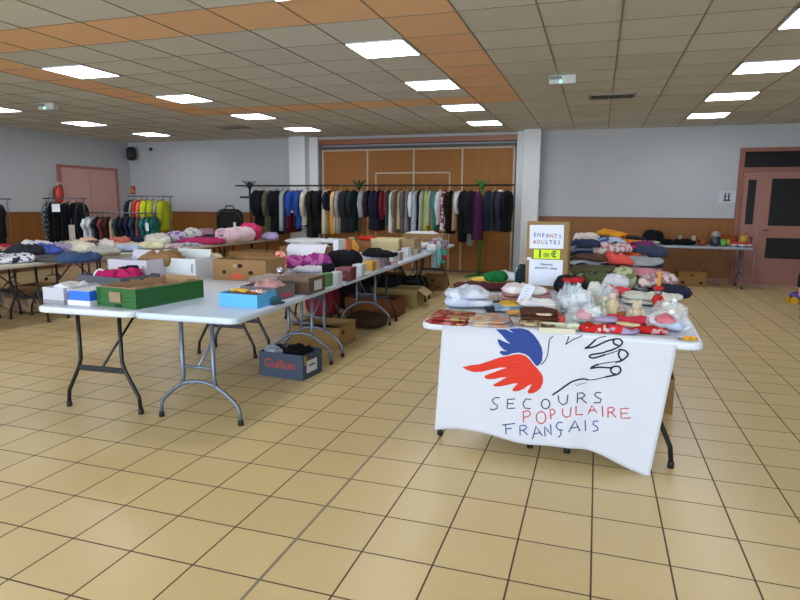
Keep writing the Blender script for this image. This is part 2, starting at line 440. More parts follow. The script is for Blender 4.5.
def exitlight(px, py, label):
    p = atz(px, py, ZC); t = thing('emergency_light', label, 'emergency light', (p.x, p.y, ZC-.004))
    obj('housing', B(-.15, .15, -.05, .05, -.1, 0, r=.01), plain('b9b7b4', .45), t)
    obj('cover', B(-.14, -.01, -.056, -.05, -.05, -.015), plain('6d7078', .4), t)
    bm = bmesh.new(); bmesh.ops.create_uvsphere(bm, u_segments=10, v_segments=8, radius=.013, matrix=Matrix.Translation((-.02, -.052, -.075)))
    obj('indicator_lamp', bm, emit('20f59a', 6), t)
exitlight(563, 75, 'small white emergency light with a green lamp, beside the slatted vent')
exitlight(48, 103, 'small emergency light with a green lamp near the wall with pink door')
# speaker, camera, signs
t = thing('wall_speaker', 'black loudspeaker bracketed high in the corner of the back wall', 'speaker', (-11.15, YB-.02, 2.6), R(30))
obj('cabinet', B(-.11, .11, -.3, -.1, -.14, .19, r=.085, seg=5), plain('141414', .5), t)
obj('grille', B(-.07, .07, -.306, -.296, -.08, .13, r=.004), plain('232323', .8, bump=.6, bscale=200), t)
bm = bmesh.new(); tube(bm, [(0, 0, .05), (0, -.12, .05)], .02); obj('bracket', bm, metalm('303030'), t)
t = thing('camera_sensor', 'tiny dark round sensor on the back wall next to the loudspeaker', 'sensor', (-10.6, YB, 2.74))
bm = bmesh.new(); lathe(bm, [(.03, 0), (.04, .02), (.035, .05), (.015, .07)]); bmesh.ops.rotate(bm, verts=bm.verts, matrix=Matrix.Rotation(PI/2, 3, 'X'))
obj('dome', bm, plain('1c1c1e', .3), t)
obj('mount', B(-.03, .03, -.012, 0, -.03, .03), plain('77777a', .5), t)
p = aty(132, 190, YB-.01)
t = thing('fire_sign', 'small red and orange fire safety sign on the back wall near the corner', 'sign', (p.x, YB, p.z))
obj('panel', B(-.1, .1, -.012, 0, -.1, .1), plain('8e2a1a', .4), t)
bm = bmesh.new()
for q in ((-.07, -.03, -.07, .06), (-.01, .03, -.06, .07), (.045, .08, -.07, .0)): bx(bm, q[0], q[1], -.015, -.011, q[2], q[3])
obj('pictogram', bm, plain('d8893b', .4), t)
p = aty(727, 197, YB-.01)
t = thing('toilet_sign', 'white toilet sign with two dark figures beside the glazed pink door', 'sign', (p.x, YB, p.z))
obj('panel', B(-.15, .15, -.01, 0, -.11, .11, r=.003), plain('aeb6c0', .4), t)
for s in (-1, 1):
    bm = bmesh.new(); bmesh.ops.create_uvsphere(bm, u_segments=8, v_segments=6, radius=.016, matrix=Matrix.Translation((s*.03, -.012, .06)))
    bx(bm, s*.03-.018, s*.03+.018, -.014, -.009, -.01, .038); bx(bm, s*.03-.012, s*.03+.012, -.014, -.009, -.05, -.01)
    obj('figure', bm, plain('20252c', .5), t)
obj('caption_bar', B(-.06, .06, -.013, -.009, -.075, -.045), plain('20252c', .5), t)
# extinguisher
t = thing('fire_extinguisher', 'red fire extinguisher hung on the wall beside the pink side door', 'fire extinguisher', (XL+.13, 10.38, 1.42))
bm = bmesh.new(); lathe(bm, [(.07, 0), (.085, .02), (.085, .3), (.06, .35), (.03, .37)]); obj('cylinder', bm, plain('b0281c', .35), t)
bm = bmesh.new(); lathe(bm, [(.025, .37), (.03, .4), (.02, .42)]); bx(bm, -.015, .015, -.01, .1, .42, .44); bx(bm, -.015, .015, 0, .09, .39, .405); obj('valve', bm, plain('b9b4ac', .4), t)
bm = bmesh.new(); tube(bm, [(.02, 0, .4), (.09, .02, .36), (.105, .03, .2), (.1, .03, .08)], .009); obj('hose', bm, plain('161616', .5), t)
obj('bracket', B(-.13, -.07, -.02, .02, .1, .3), metalm('555555'), t)

# ------------------------------------------------------------ folding tables
TOPZ = .742
WT = plain('b9c8da', .38, bump=.08, bscale=150, vary=.03)
WT2 = plain('c6ccd8', .38, bump=.08, bscale=150, vary=.03)
BLUEG = plain('66717f', .35, .4, vary=.05); BLK = plain('191b1f', .4, .3, vary=.05)
def table_top_bm(w, l, th=.045, rr=.06):
    bm = bmesh.new(); pts = []
    for cx, cy, a0 in ((w/2-rr, rr, -90), (w/2-rr, l-rr, 0), (-w/2+rr, l-rr, 90), (-w/2+rr, rr, 180)):
        for i in range(7): a = R(a0+i*15); pts.append((cx+rr*math.cos(a), cy+rr*math.sin(a)))
    def ring(off, z):
        out = []
        for x, y in pts:
            d_ = Vector((x, y-l/2)); q = Vector((x-math.copysign(off, x), y-math.copysign(off, y-l/2)))
            out.append(bm.verts.new((q.x, q.y, z)))
        return out
    z1 = TOPZ; z0 = TOPZ-th
    rs = [ring(.012, z0), ring(.002, z0+.006), ring(0, z0+.014), ring(0, z1-.012), ring(.003, z1-.003), ring(.01, z1)]
    for a, b_ in zip(rs, rs[1:]):
        for i in range(len(a)):
            f = bm.faces.new((a[i], a[(i+1) % len(a)], b_[(i+1) % len(a)], b_[i])); f.smooth = True
    bm.faces.new(rs[0][::-1]); bm.faces.new(rs[-1])
    return bm
def folding_table(loc, rz, label, w=.74, l=1.86, style='grey', group=None, top=None, inset=.14, hs=.3):
    """origin at the middle of the near short end; the table runs along +Y"""
    t = thing('folding_table', label, 'table', loc, rz, group)
    obj('table_top', table_top_bm(w, l), top or WT, t)
    mt = BLUEG if style == 'grey' else BLK; r = .0135
    for s, y in ((1, inset), (-1, l-inset)):
        if style == 'grey':
            a = .115
            for q in (-1, 1):
                bm = bmesh.new(); tube(bm, [(q*a, y, TOPZ-.04), (q*a, y, .3), (q*(a+.012), y, .25)], r*1.1)
                lg = obj('leg', bm, mt, t)
            bm = bmesh.new()
            half = [(.0, .272), (.2, .268), (.42, .25), (.62, .212), (.82, .165), (.94, .125), (.99, .085), (1.0, .03)]
            pts = [(-u*hs, y, z) for u, z in half[::-1]] + [(u*hs, y, z) for u, z in half[1:]]
            tube(bm, pts, r); obj('arched_foot', bm, mt, t)
            bm = bmesh.new(); tube(bm, [(-a, y, .37), (a, y, .37)], r*.8); obj('crossbar', bm, mt, t)
            br = [(0, y, .37), (0, y+s*.42, TOPZ-.045)]
            ends = (-hs, hs)
        else:
            a = .17
            for q in (-1, 1):
                bm = bmesh.new(); tube(bm, [(q*a, y, TOPZ-.04), (q*a, y, .36), (q*(a+.02), y, .3), (q*(hs-.01), y, .12), (q*hs, y, .03)], r)
                obj('leg', bm, mt, t)
            obj('crossbar', B(-a-.02, a+.02, y-.008, y+.008, .275, .315, r=.003), mt, t)
            br = [(0, y, .3), (0, y+s*.46, TOPZ-.045)]; ends = (-hs, hs)
        bm = bmesh.new(); tube(bm, br, .009); obj('brace', bm, mt, t)
        for x in ends:
            bm = bmesh.new(); lathe(bm, [(.014, 0), (.019, .003), (.018, .03), (.014, .04)], (x, y, 0), 10)
            obj('rubber_foot', bm, plain('0d0d0e', .6), t)
    return t
RZ1 = math.atan2(.34, 7.53)      # left-hand double row, turned slightly
def row_pt(x0, y0, rz, u, v): return (x0+u*math.cos(rz)-v*math.sin(rz), y0+u*math.sin(rz)+v*math.cos(rz), 0)
GA = 'folding tables of the long double row with boxes'
ords = ['nearest the viewer', 'second from the viewer', 'third from the viewer', 'last before the racks']
for i in range(4):
    q = row_pt(-2.44, 3.12, RZ1, 0, i*1.875)
    folding_table(q, RZ1, 'folding table with %s legs, aisle half of the boxes row, ' % ('blue-grey' if i < 2 else 'dark') + ords[i], style='grey' if i < 2 else 'black', w=.75, l=1.87)
    q = row_pt(-2.44, 3.12, RZ1, -.765, i*1.875)
    folding_table(q, RZ1, 'white folding table with black legs behind the boxes row, '+ords[i], style='black', w=.77, l=1.87, top=WT2)
BEI = plain('b8b2a6', .45, vary=.03)
for c in (0, 1):
    for i in range(4):
        y0 = 3.86+i*1.79
        folding_table((-6.53-c*.79, y0, 0), 0, 'beige folding table under heaped clothes, %s, %s' % (ords[i], ('aisle side', 'wall side')[c]), style='black', w=.77, l=1.78, top=BEI)
RZ2 = math.atan2(-.06, 1.55)
tA = folding_table(row_pt(-.595, 3.41, RZ2, 0, 0), RZ2, 'white folding table behind the banner, half with the folded towels', style='black', w=.765, l=1.83, top=WT2, hs=.28, inset=.12)
for i in range(3):
    folding_table(row_pt(.18, 3.38, RZ2, 0, i*1.85), RZ2, ['white folding table behind the banner, half with the plush toys', 'white folding table under the pink and navy clothes', 'white folding table under the farthest clothes piles of the banner row'][i], style='black', w=.765, l=1.84, top=WT2, hs=.28, inset=.12)
ROWE = folding_table((2.63, 12.18, 0), R(90), 'grey-topped folding table along the back wall under bags and jars', style='grey', w=.72, l=1.87, top=plain('8f98a6', .4), hs=.27)
# lamp strength and daylight
for i, (a, b2) in enumerate(wins):
    ld = bpy.data.lights.new('daylight', 'AREA'); ld.shape = 'RECTANGLE'; ld.size = b2-a; ld.size_y = 1.5; ld.energy = 205; ld.color = (.78, .88, 1)
    lo = bpy.data.objects.new('daylight', ld); COL.objects.link(lo); lo.location = ((a+b2)/2, YR-.3, 1.7); lo.rotation_euler = (PI/2, 0, 0)
w = bpy.data.worlds.new('world'); sc.world = w; w.use_nodes = True
w.node_tree.nodes['Background'].inputs[0].default_value = (.55, .7, 1, 1); w.node_tree.nodes['Background'].inputs[1].default_value = .6
vs = sc.view_settings; vs.view_transform = 'Standard'; vs.look = 'None'; vs.gamma = 1; vs.use_curve_mapping = False; vs.exposure = 0.5

# ====PART2====
# ------------------------------------------------------------ generic goods
def soft(name, label, cat, loc, w, d, h, mt, rz=0, k=6, amp=.012, freq=7, dome=0, flat=False, seed=None, group=None, n=14, droop=None, parent=None, layers=1, z=None, sag=0):
    """one soft item (garment, towel, bag) as a single mesh; layers = folds of the same cloth"""
    bm = bmesh.new(); seed = rnd.random()*50 if seed is None else seed
    for i in range(layers):
        hh = h/layers
        pillow(bm, 0 if i == 0 else .008*math.sin(seed+i*2), .006*math.cos(seed+i), i*hh*.97, w*(1-.02*i), d*(1-.02*i), hh*1.05, k, amp*(1 if layers == 1 else .8), freq, seed+i*3, 0, n, dome, flat and i == 0, 0, droop, sag=sag)
    o = obj(name, bm, mt, parent, loc=loc, rz=rz)
    if parent is None: tag(o, label, cat, group)
    return o
def place(x0, x1, yb, yt, depth, z=TOPZ):
    """front base point, width and height, in metres, of what spans these image rows when it rests at height z"""
    p = atz((x0+x1)/2, yb, z); D = zc(p); w_ = (x1-x0)*D/FPX
    h = max(.02, (yb-yt)*D/FPX - depth*(H-z)/D*.8)
    return p, w_, h
def softp(name, label, cat, x0, x1, yb, yt, depth, mt, z=TOPZ, h=None, rz=None, **k):
    p, w_, hh = place(x0, x1, yb, yt, depth, z)
    a = math.atan2(p.x, p.y)
    c = p + Vector((math.sin(a), math.cos(a), 0))*depth/2
    return soft(name, label, cat, (c.x, c.y, z+.001), w_, depth, h or hh, mt, rz=-a if rz is None else rz, **k)
def box_walls(bm, w, d, h, t=.006, mi=0, top=None):
    bx(bm, -w/2, w/2, 0, t, 0, h, mi); bx(bm, -w/2, w/2, d-t, d, 0, h, mi)
    bx(bm, -w/2, -w/2+t, t, d-t, 0, h, mi); bx(bm, w/2-t, w/2, t, d-t, 0, h, mi); bx(bm, -w/2+t, w/2-t, t, d-t, 0, t, mi)
def open_box(name, label, cat, loc, rz, w, d, h, mt, flaps=False, holes=(), group=None, lid=None, notch=False):
    """origin at the middle of the front lower edge"""
    t = thing(name, label, cat, loc, rz, group)
    bm = bmesh.new(); box_walls(bm, w, d, h); obj('box_body', bm, mt, t)
    if flaps:
        for s in (-1, 1):
            bm = bmesh.new(); M4 = Matrix.Translation((s*w/2, 0, h)) @ Matrix.Rotation(s*R(38 if s > 0 else 55), 4, 'Y')
            bx(bm, min(0, s*.0)-.002, .002, .01, d-.01, -.0, .1, mat=M4); obj('flap', bm, mt, t)
        bm = bmesh.new(); M4 = Matrix.Translation((0, d, h)) @ Matrix.Rotation(R(-30), 4, 'X'); bx(bm, -w/2+.01, w/2-.01, -.002, .002, 0, .1, mat=M4); obj('flap', bm, mt, t)
    for hx, hz, hr in holes:
        bm = bmesh.new(); lathe(bm, [(hr, 0), (hr, .003)], n=14, sx=1.3); bmesh.ops.rotate(bm, verts=bm.verts, matrix=Matrix.Rotation(PI/2, 3, 'X'))
        obj('hand_hole', bm, plain('1d140c', .9), t, loc=(hx, .0005, hz))
    return t
def boxp(x0, x1, yb, yt, depth, z=TOPZ, rz=None):
    p, w_, h = place(x0, x1, yb, yt, depth, z)
    return (p.x, p.y, z), (-math.atan2(p.x, p.y) if rz is None else rz), w_, h
def closed_box(name, label, cat, loc, rz, w, d, h, mt, lidm=None, group=None, lidh=.03):
    t = thing(name, label, cat, loc, rz, group)
    obj('box_body', B(-w/2, w/2, 0, d, 0, h-.002, r=.003), mt, t)
    if lidm: obj('lid', B(-w/2-.003, w/2+.003, -.003, d+.003, h-lidh, h, r=.003), lidm, t)
    return t
def lump(parent, name, x, y, z, w, d, h, mt, rz=0, **k):
    return soft(name, None, None, (x, y, z), w, d, h, mt, rz=rz, parent=parent, n=k.pop('n', 8), **k)

# ---- goods in the boxes row -------------------------------------------------
RA = RZ1
def at_row(p): return p
CRUMB = Vector
# grey-white box and blue shoebox at the near corner
t = open_box('storage_box', 'pale grey open box at the near corner of the black-legged table', 'box', (-3.53, 3.17, TOPZ), R(-2), .19, .3, .115, plain('b0b2bb', .6))
obj('base_band', B(-.0965, .0965, -.0015, .302, 0, .03), plain('87868c', .6), t)
lump(t, 'tissue_paper', 0.02, .14, .06, .16, .24, .07, plain('c9ccd4', .7), amp=.03)
t = thing('shoebox', 'bright blue shoebox standing in its white lid, beside the green crate', 'shoebox', (-3.33, 3.19, TOPZ), R(-1))
obj('lid', B(-.1, .1, -.004, .3, 0, .034, r=.003), plain('d8dbe3', .5), t)
obj('box_body', B(-.088, .094, .0, .294, .03, .1, r=.003), plain('1f66d8', .45), t)
obj('top_sheet', B(-.088, .094, .0, .294, .1, .103), plain('c3c6cc', .6), t)
# green crate
GRN = plain('1f5c25', .45, vary=.08)
gx, gy = -2.86, 3.215
t = thing('plastic_crate', 'green plastic crate lined with brown paper on the nearest table', 'crate', (gx-.17, gy, TOPZ), R(-7.5))
bm = bmesh.new(); w_, d_, h_ = .36, .6, .13
box_walls(bm, w_, d_, h_, .008)
for z0 in (.0, .032, .062, .092, .12):
    bx(bm, -w_/2-.006, w_/2+.006, -.006, 0.0, z0, z0+.01); bx(bm, w_/2, w_/2+.006, 0, d_, z0, z0+.01)
    bx(bm, -w_/2-.006, -w_/2, 0, d_, z0, z0+.01); bx(bm, -w_/2-.006, w_/2+.006, d_, d_+.006, z0, z0+.01)
for sx in (-w_/2-.006, w_/2-.012):
    for sy in (-.008, d_-.01): bx(bm, sx, sx+.018, sy, sy+.018, 0, h_)
obj('crate_body', bm, GRN, t)
obj('cardboard_tag', B(-.06, .045, -.012, -.0065, .035, .105), card('a48a68'), t)
obj('grip_slot', B(-.01, .04, -.0085, -.0062, .004, .022), plain('0c2410', .7), t)
bm = bmesh.new()
for s in (-1, 1):
    for i in range(14):
        y = .012+i*.576/14; z1 = h_+.02*abs(math.sin(i*.9+s)); bx(bm, s*w_/2-s*.012-.002, s*w_/2-s*.012+.002, y, y+.0415, .01, z1)
bx(bm, -w_/2+.012, w_/2-.012, .01, .013, .01, h_+.006); bx(bm, -w_/2+.012, w_/2-.012, d_-.02, d_-.016, .01, h_+.03); bx(bm, -w_/2+.012, w_/2-.012, .012, d_-.02, .02, .035)
obj('paper_liner', bm, card('b08c62'), t)
soft('folded_paper', 'loose brown wrapping paper inside the green crate', 'paper', (gx-.14, gy+.33, TOPZ+.037), .24, .42, .06, card('ab865c'), rz=R(-7), amp=.02)
# slate tray box with pink things
loc, rz, w_, h_ = boxp(66, 132, 285, 272, .42)
t = open_box('tray_box', 'slate grey shallow box of pink and white items behind the blue shoebox', 'box', loc, R(-10), w_, .4, .075, plain('4b525e', .6))
for nm, lb, x, y, w1, d1, h1, c in (('towel', 'magenta rolled cloth in the slate grey shallow box', -.02, .12, .2, .16, .09, 'a41d57'), ('towel', 'hot pink cloth at the far end of the slate box', .13, .2, .18, .2, .1, 'b3225f'), ('towel', 'white folded card in the slate grey shallow box', -.14, .15, .12, .16, .09, 'd9dbe0'), ('towel', 'salmon pink cloth in the slate grey shallow box', -.06, .3, .18, .12, .1, 'd77f85'), ('towel', 'black strap bundle between pink cloths in the slate box', .05, .28, .1, .2, .11, '17161b')):
    M4 = Matrix.Translation(loc) @ Matrix.Rotation(R(-10), 4, 'Z'); q = M4 @ Vector((x, y, .01))
    soft('rolled_cloth', lb, 'cloth', q, w1, d1, h1, cloth(c), rz=rnd.uniform(-.5, .5), amp=.03, n=10)
# two white cartons
for (x0, x1, yb, yt, lb, c) in ((105, 151, 281, 258, 'pale lilac-white cardboard carton behind the green crate', 'b9b7c2'), (153, 199, 279, 256, 'white cardboard carton with torn flap behind the green crate', 'c3c8ca')):
    loc, rz, w_, h_ = boxp(x0, x1, yb, yt, .3)
    t = open_box('carton', lb, 'box', (loc[0], loc[1], TOPZ), R(2), w_, .3, .19, plain(c, .7))
    bm = bmesh.new(); tube(bm, [(w_/2-.03, -.004, .07), (w_/2-.03, -.014, .07), (w_/2-.03, -.014, .14), (w_/2-.03, -.004, .14)], .004); obj('carry_handle', bm, plain('77787c', .5), t)
    bm = bmesh.new(); bx(bm, -w_/2+.02, w_/2-.04, -.003, .003, 0, .07, mat=Matrix.Translation((0, .3, .19)) @ Matrix.Rotation(R(-20), 4, 'X')); obj('flap', bm, plain(c, .7), t)
soft('wrapped_parcel', 'crumpled brown paper heap on the lilac-white carton', 'paper', (-3.9, 4.72, TOPZ+.1), .4, .25, .13, card('9a7448'), amp=.035)
soft('paper_parcel', 'cream paper bundle sticking out of the white carton', 'paper', (-3.62, 5.08, TOPZ+.008), .28, .2, .18, plain('c9b89a', .8), amp=.03)
# banana box
t = open_box('cardboard_box', 'large cardboard fruit box with round holes and a red square mark', 'cardboard box', (-3.065, 4.735, TOPZ), R(4), .53, .4, .19, card('a07a4a'), holes=((-.15, .075, .016), (.115, .075, .018), (.01, .135, .02)))
obj('red_print', B(-.075, .035, -.0025, -.0003, .015, .065), plain('c4432a', .6), t)
obj('torn_patch', B(-.06, -.02, -.0025, -.0003, .12, .15), card('b99c74'), t)
soft('dark_cloth', 'dark grey cloth heap inside the large fruit box', 'cloth', (-3.08, 4.93, TOPZ+.008), .46, .34, .14, cloth('4a4238'), rz=R(4), amp=.03)
# light blue shoebox
t = open_box('shoebox', 'light blue open shoebox at the near corner of the grey-legged table', 'shoebox', (-2.285, 3.5, TOPZ), R(-3), .31, .24, .09, plain('4da4dc', .5))
lump(t, 'tissue_paper', 0, .12, .01, .27, .2, .075, plain('5a4030', .8), amp=.02)
soft('yellow_trinket', 'yellow crumpled cloth lying in the light blue shoebox', 'cloth', (-2.33, 3.6, TOPZ+.085), .13, .06, .025, cloth('c9a43a'), amp=.015)
soft('red_trinket', 'red and white crumpled cloth in the light blue shoebox', 'cloth', (-2.2, 3.63, TOPZ+.085), .12, .07, .022, pattern('b33c28', 'd8cfc4', scale=60), amp=.015)
# grey shoebox
t = open_box('shoebox', 'grey shoebox with a pink printed end behind the light blue shoebox', 'shoebox', (-2.31, 3.8, TOPZ), R(-2), .3, .27, .1, plain('6b6367', .5))
obj('pink_print', B(.1502, .153, .06, .22, .01, .045), pattern('c03a60', '77686a', scale=40), t)
soft('pink_ball_of_socks', 'dusty pink folded cloth in the grey shoebox', 'cloth', (-2.28, 3.93, TOPZ+.02), .2, .2, .1, cloth('b08382'), amp=.02)
t = thing('baby_shoe', 'dark teal shoe lying against the light blue shoebox', 'shoe', (-2.1, 3.7, TOPZ), R(60))
bm = bmesh.new(); pillow(bm, 0, 0, 0, .13, .06, .02, 3, .002, n=8); obj('sole', bm, plain('20343a', .5), t)
bm = bmesh.new(); pillow(bm, -.015, 0, .014, .1, .05, .04, 3, .004, n=8, dome=.4); obj('upper', bm, cloth('2b5560'), t)
t = thing('silver_ornament', 'shiny silver ball ornament on top of the brown shoebox', 'ornament', (-2.36, 4.22, TOPZ+.14))
bm = bmesh.new(); bmesh.ops.create_uvsphere(bm, u_segments=16, v_segments=10, radius=.03, matrix=Matrix.Translation((0, 0, .03))); 
for f in bm.faces: f.smooth = True
obj('ball', bm, metalm('b9c2cc', .2), t)
bm = bmesh.new(); tube(bm, [(0, 0, .058), (0, 0, .07)], .006); obj('cap', bm, metalm('8b8f95', .3), t)
# brown shoebox
t = closed_box('shoebox', 'dark brown shoebox with a white label on its end', 'shoebox', (-2.22, 4.16, TOPZ), R(1), .27, .32, .13, plain('4d382b', .55), plain('5d4636', .5), lidh=.035)
obj('label', B(.1365, .1385, .1, .24, .02, .1), plain('b9b7ba', .5), t)
t = closed_box('shoebox', 'wide grey-brown shoebox lid beside the dark brown shoebox', 'shoebox', (-2.5, 4.2, TOPZ), R(1), .25, .3, .11, plain('6e5a52', .5), plain('8a7468', .4))
# boxes behind
t = open_box('cardboard_box', 'big cardboard box behind the purple bag with a white sheet', 'cardboard box', (-3.3, 6.45, TOPZ), R(6), .58, .38, .19, card('9a7343'), holes=((.2, .12, .014),))
soft('white_linen', 'white cloths filling the big box behind the purple bag', 'cloth', (-3.33, 6.65, TOPZ+.01), .5, .32, .2, cloth('c6c7cc'), rz=R(6), amp=.03)
t = open_box('cardboard_box', 'cardboard box behind the large fruit box with holes', 'cardboard box', (-3.55, 5.72, TOPZ), R(6), .52, .38, .17, card('a07745'))
soft('grey_knit', 'brown knitted heap in the box behind the fruit box', 'cloth', (-3.57, 5.92, TOPZ+.01), .45, .32, .15, cloth('6d5236'), rz=R(6), amp=.03)
soft('dark_pullover', 'black folded clothes with red on the white linen heap', 'clothes', (-3.47, 7.2, TOPZ+.1), .36, .3, .14, pattern('151519', '6b1f22', scale=9, thr=.62), amp=.03, k=3)
closed_box('cardboard_box', 'plain brown cardboard box under the black folded clothes', 'cardboard box', (-3.47, 7.02, TOPZ), R(3), .45, .35, .1, card('8f6b3e'))
softp('purple_bag', 'purple and pink cloth bag under a white paper sheet', 'bag', 283, 331, 270, 254, .3, pattern('8b2f78', 'b763a2', scale=12), amp=.03, k=3)
p = atz(304, 264, TOPZ+.02)
t = thing('paper_sheet', 'white paper sheet leaning on the purple cloth bag', 'paper', (p.x, p.y+.0, TOPZ+.03), R(10))
obj('sheet', B(-.24, .22, -.002, .002, 0, .2, mat=Matrix.Translation((0, .02, .07)) @ Matrix.Rotation(R(-52), 4, 'X')), plain('d9dae6', .6), t)
softp('frilly_underwear', 'white frilled cloth in front of the purple bag', 'cloth', 292, 327, 273, 266, .14, cloth('c3c2cb'), amp=.02, k=3)
softp('patterned_pouch', 'red and orange flowered pouch beside the purple bag', 'pouch', 274, 287, 272, 252, .12, pattern('c8472f', 'd99a9a', scale=30, c3='e0c0b8'), amp=.02, k=3)
# small packages along the aisle edge
def packet(x0, x1, yb, yt, depth, c, label, lidc=None, z=TOPZ, name='small_box', rz=RZ1):
    loc, r_, w_, h_ = boxp(x0, x1, yb, yt, depth, z)
    return closed_box(name, label, 'box', loc, rz, w_, depth, h_+.01, plain(c, .5), plain(lidc, .5) if lidc else None)
packet(321, 328, 287, 273, .12, '3f7a3c', 'small green box next to the brown shoebox label')
packet(329, 338, 284, 272, .12, 'b9bcc0', 'small white box between the green and maroon boxes')
t = packet(336, 351, 281, 267, .16, '5b1824', 'maroon gift box with a white scribble', 'troopers'[:0] or '63202c')
bm = bmesh.new(); tube(bm, [(-.02, -.003, .05), (.0, -.003, .035), (.03, -.003, .045), (.0, -.003, .05)], .003); obj('scribble', bm, plain('c9b9b9', .6), t)
packet(352, 362, 276, 264, .14, 'b3b6bb', 'white packet between the maroon and yellow boxes')
packet(363, 372.5, 271.5, 261, .14, 'b98722', 'mustard yellow box at the table edge')
packet(373.5, 380, 268.5, 259, .14, 'ad9a9c', 'pale pink box beside the mustard yellow box')
packet(381, 386, 266, 257, .14, '5d6068', 'dark grey box between two pale boxes')
packet(387, 393, 263.5, 255, .14, 'c1c4c8', 'white box along the edge beside the dark grey box')
packet(394, 400, 261, 252, .14, '97836e', 'tan box along the edge past the white box')
packet(401, 408, 257.5, 248, .16, 'c9ccd2', 'white tall box near the bowl at the table edge')
packet(409, 415, 255, 249, .16, 'b7babf', 'pale low box next to the tall white box')
softp('black_handbag', 'black soft handbag with a loop handle behind the maroon box', 'handbag', 326, 363, 268, 257, .22, cloth('101015'), z=TOPZ+.0, amp=.025, k=3, h=.15)
softp('black_shoes', 'black crumpled bag beside the green box', 'bag', 322, 335, 275, 263, .14, cloth('121216'), amp=.02, k=3, h=.12)
packet(345, 366, 263, 253, .2, 'cdd0d6', 'white flat box behind the black soft handbag', z=TOPZ)
soft('black_garment', 'black garment spread on white boxes beside the mustard box', 'garment', tuple(atz(380, 257, TOPZ+.125)), .38, .3, .07, cloth('0f0f14'), amp=.03, k=3, rz=-.3)
loc, r_, w_, h_ = boxp(366, 396, 262, 258, .3)
closed_box('carton', 'white carton underneath the spread black garment', 'box', loc, RZ1, w_, .36, .115, plain('b9bcc4', .6))
softp('brown_leather_pouch', 'brown leather pouch beside the spread black garment', 'pouch', 396, 404, 257, 249, .1, plain('7a5334', .5), amp=.012, k=3)
# tall things in the middle
packet(333, 339, 266, 239, .2, 'c8cbd0', 'tall white box standing before the orange packages')
packet(340, 347, 262, 239, .2, 'b5651d', 'tall orange-brown box between the white box and yellow bottle')
t = thing('bottle', 'fat amber and yellow bottle behind the black handbag', 'bottle', tuple(atz(352, 258)), 0)
bm = bmesh.new(); lathe(bm, [(.08, 0), (.09, .03), (.09, .16), (.05, .22), (.03, .24)]); obj('body', bm, plain('c98a2a', .35), t)
bm = bmesh.new(); lathe(bm, [(.034, .24), (.034, .27)]); obj('cap', bm, plain('8c9a7a', .4), t)
t = packet(357, 371, 254, 240, .3, '93643a', 'brown box under the red cloth')
soft('red_cloth', 'red crumpled cloth on top of the brown box', 'cloth', (t.location.x, t.location.y+.15, TOPZ+max(v[2] for o in t.children for v in o.bound_box)+.001), .24, .26, .06, cloth('c0301e'), amp=.03, k=3)
soft('white_towel', 'white towel spread on boxes behind the tall white box', 'towel', tuple(atz(318, 243, TOPZ+.2)), .8, .4, .05, cloth('cacbd0'), amp=.02, rz=.1)
for x, y, wd, hg in ((-3.5, 7.62, .6, .19), (-3.98, 7.6, .4, .19)): closed_box('cardboard_box', 'brown box carrying the white towel, ' + ('aisle half' if x > -4 else 'wall half'), 'cardboard box', (x+.05, y, TOPZ), R(3), wd-.1 if x > -4 else .3, .4, hg, card('96713f'))
t = closed_box('storage_box', 'large cream box with a lid standing among dark clothes', 'box', (-2.8, 7.95, TOPZ), R(2), .4, .42, .22, plain('c3b183', .6), plain('cdbb8c', .6), lidh=.04)
t = open_box('cardboard_box', 'cardboard box against the cream lidded box', 'cardboard box', (-2.49, 8.05, TOPZ), R(2), .18, .4, .22, card('b0986a'))
t = open_box('cardboard_box', 'wide cardboard box at the far end of the boxes row', 'cardboard box', (-2.85, 10.05, TOPZ), RZ1, .72, .36, .2, card('a3814f'))
soft('white_papers', 'white papers piled in the wide cardboard box', 'paper', (-2.9, 10.22, TOPZ+.01), .6, .3, .21, plain('cfd0d4', .7), rz=RZ1, amp=.02)
closed_box('cardboard_box', 'cardboard box behind the cream lidded box near garments', 'cardboard box', (-3.45, 9.2, TOPZ), RZ1, .5, .35, .16, card('a07c4c'))
closed_box('cardboard_box', 'low cardboard box beside the cream box on the wall side', 'cardboard box', (-3.42, 8.35, TOPZ), RZ1, .45, .35, .14, card('94703e'))
for i, (x0, x1, yb, yt, c, lb) in enumerate(((404, 418, 251, 244, 'c6c8ce', 'white plate heap past the cream box'), (417, 432, 249.5, 242, 'd3d4da', 'white crumpled linen near the hanging scarf'), (412, 424, 245, 239, 'bfa9a4', 'pinkish cloth heap near the far cardboard box'), (400, 410, 246, 240, '8d9199', 'grey cloth heap before the wide cardboard box'), (388, 398, 254, 249, 'b9a083', 'tan cloth beside the cream box'))):
    softp('crumpled_linen', lb, 'cloth', x0, x1, yb, yt, .3, cloth(c), amp=.025, k=3)
for i, (x0, x1, yb, c, lb) in enumerate(((425, 432, 250, '6b2f35', 'dark red small pouch near the hanging scarf'), (436, 444, 247.5, '3b6a5d', 'green cloth knot under the far cardboard box'), (407, 413, 252.5, '223a6b', 'navy small pouch near the white plates'))):
    softp('small_pouch', lb, 'pouch', x0, x1, yb, yb-5, .12, cloth(c), amp=.02, k=3, h=.07, n=8)
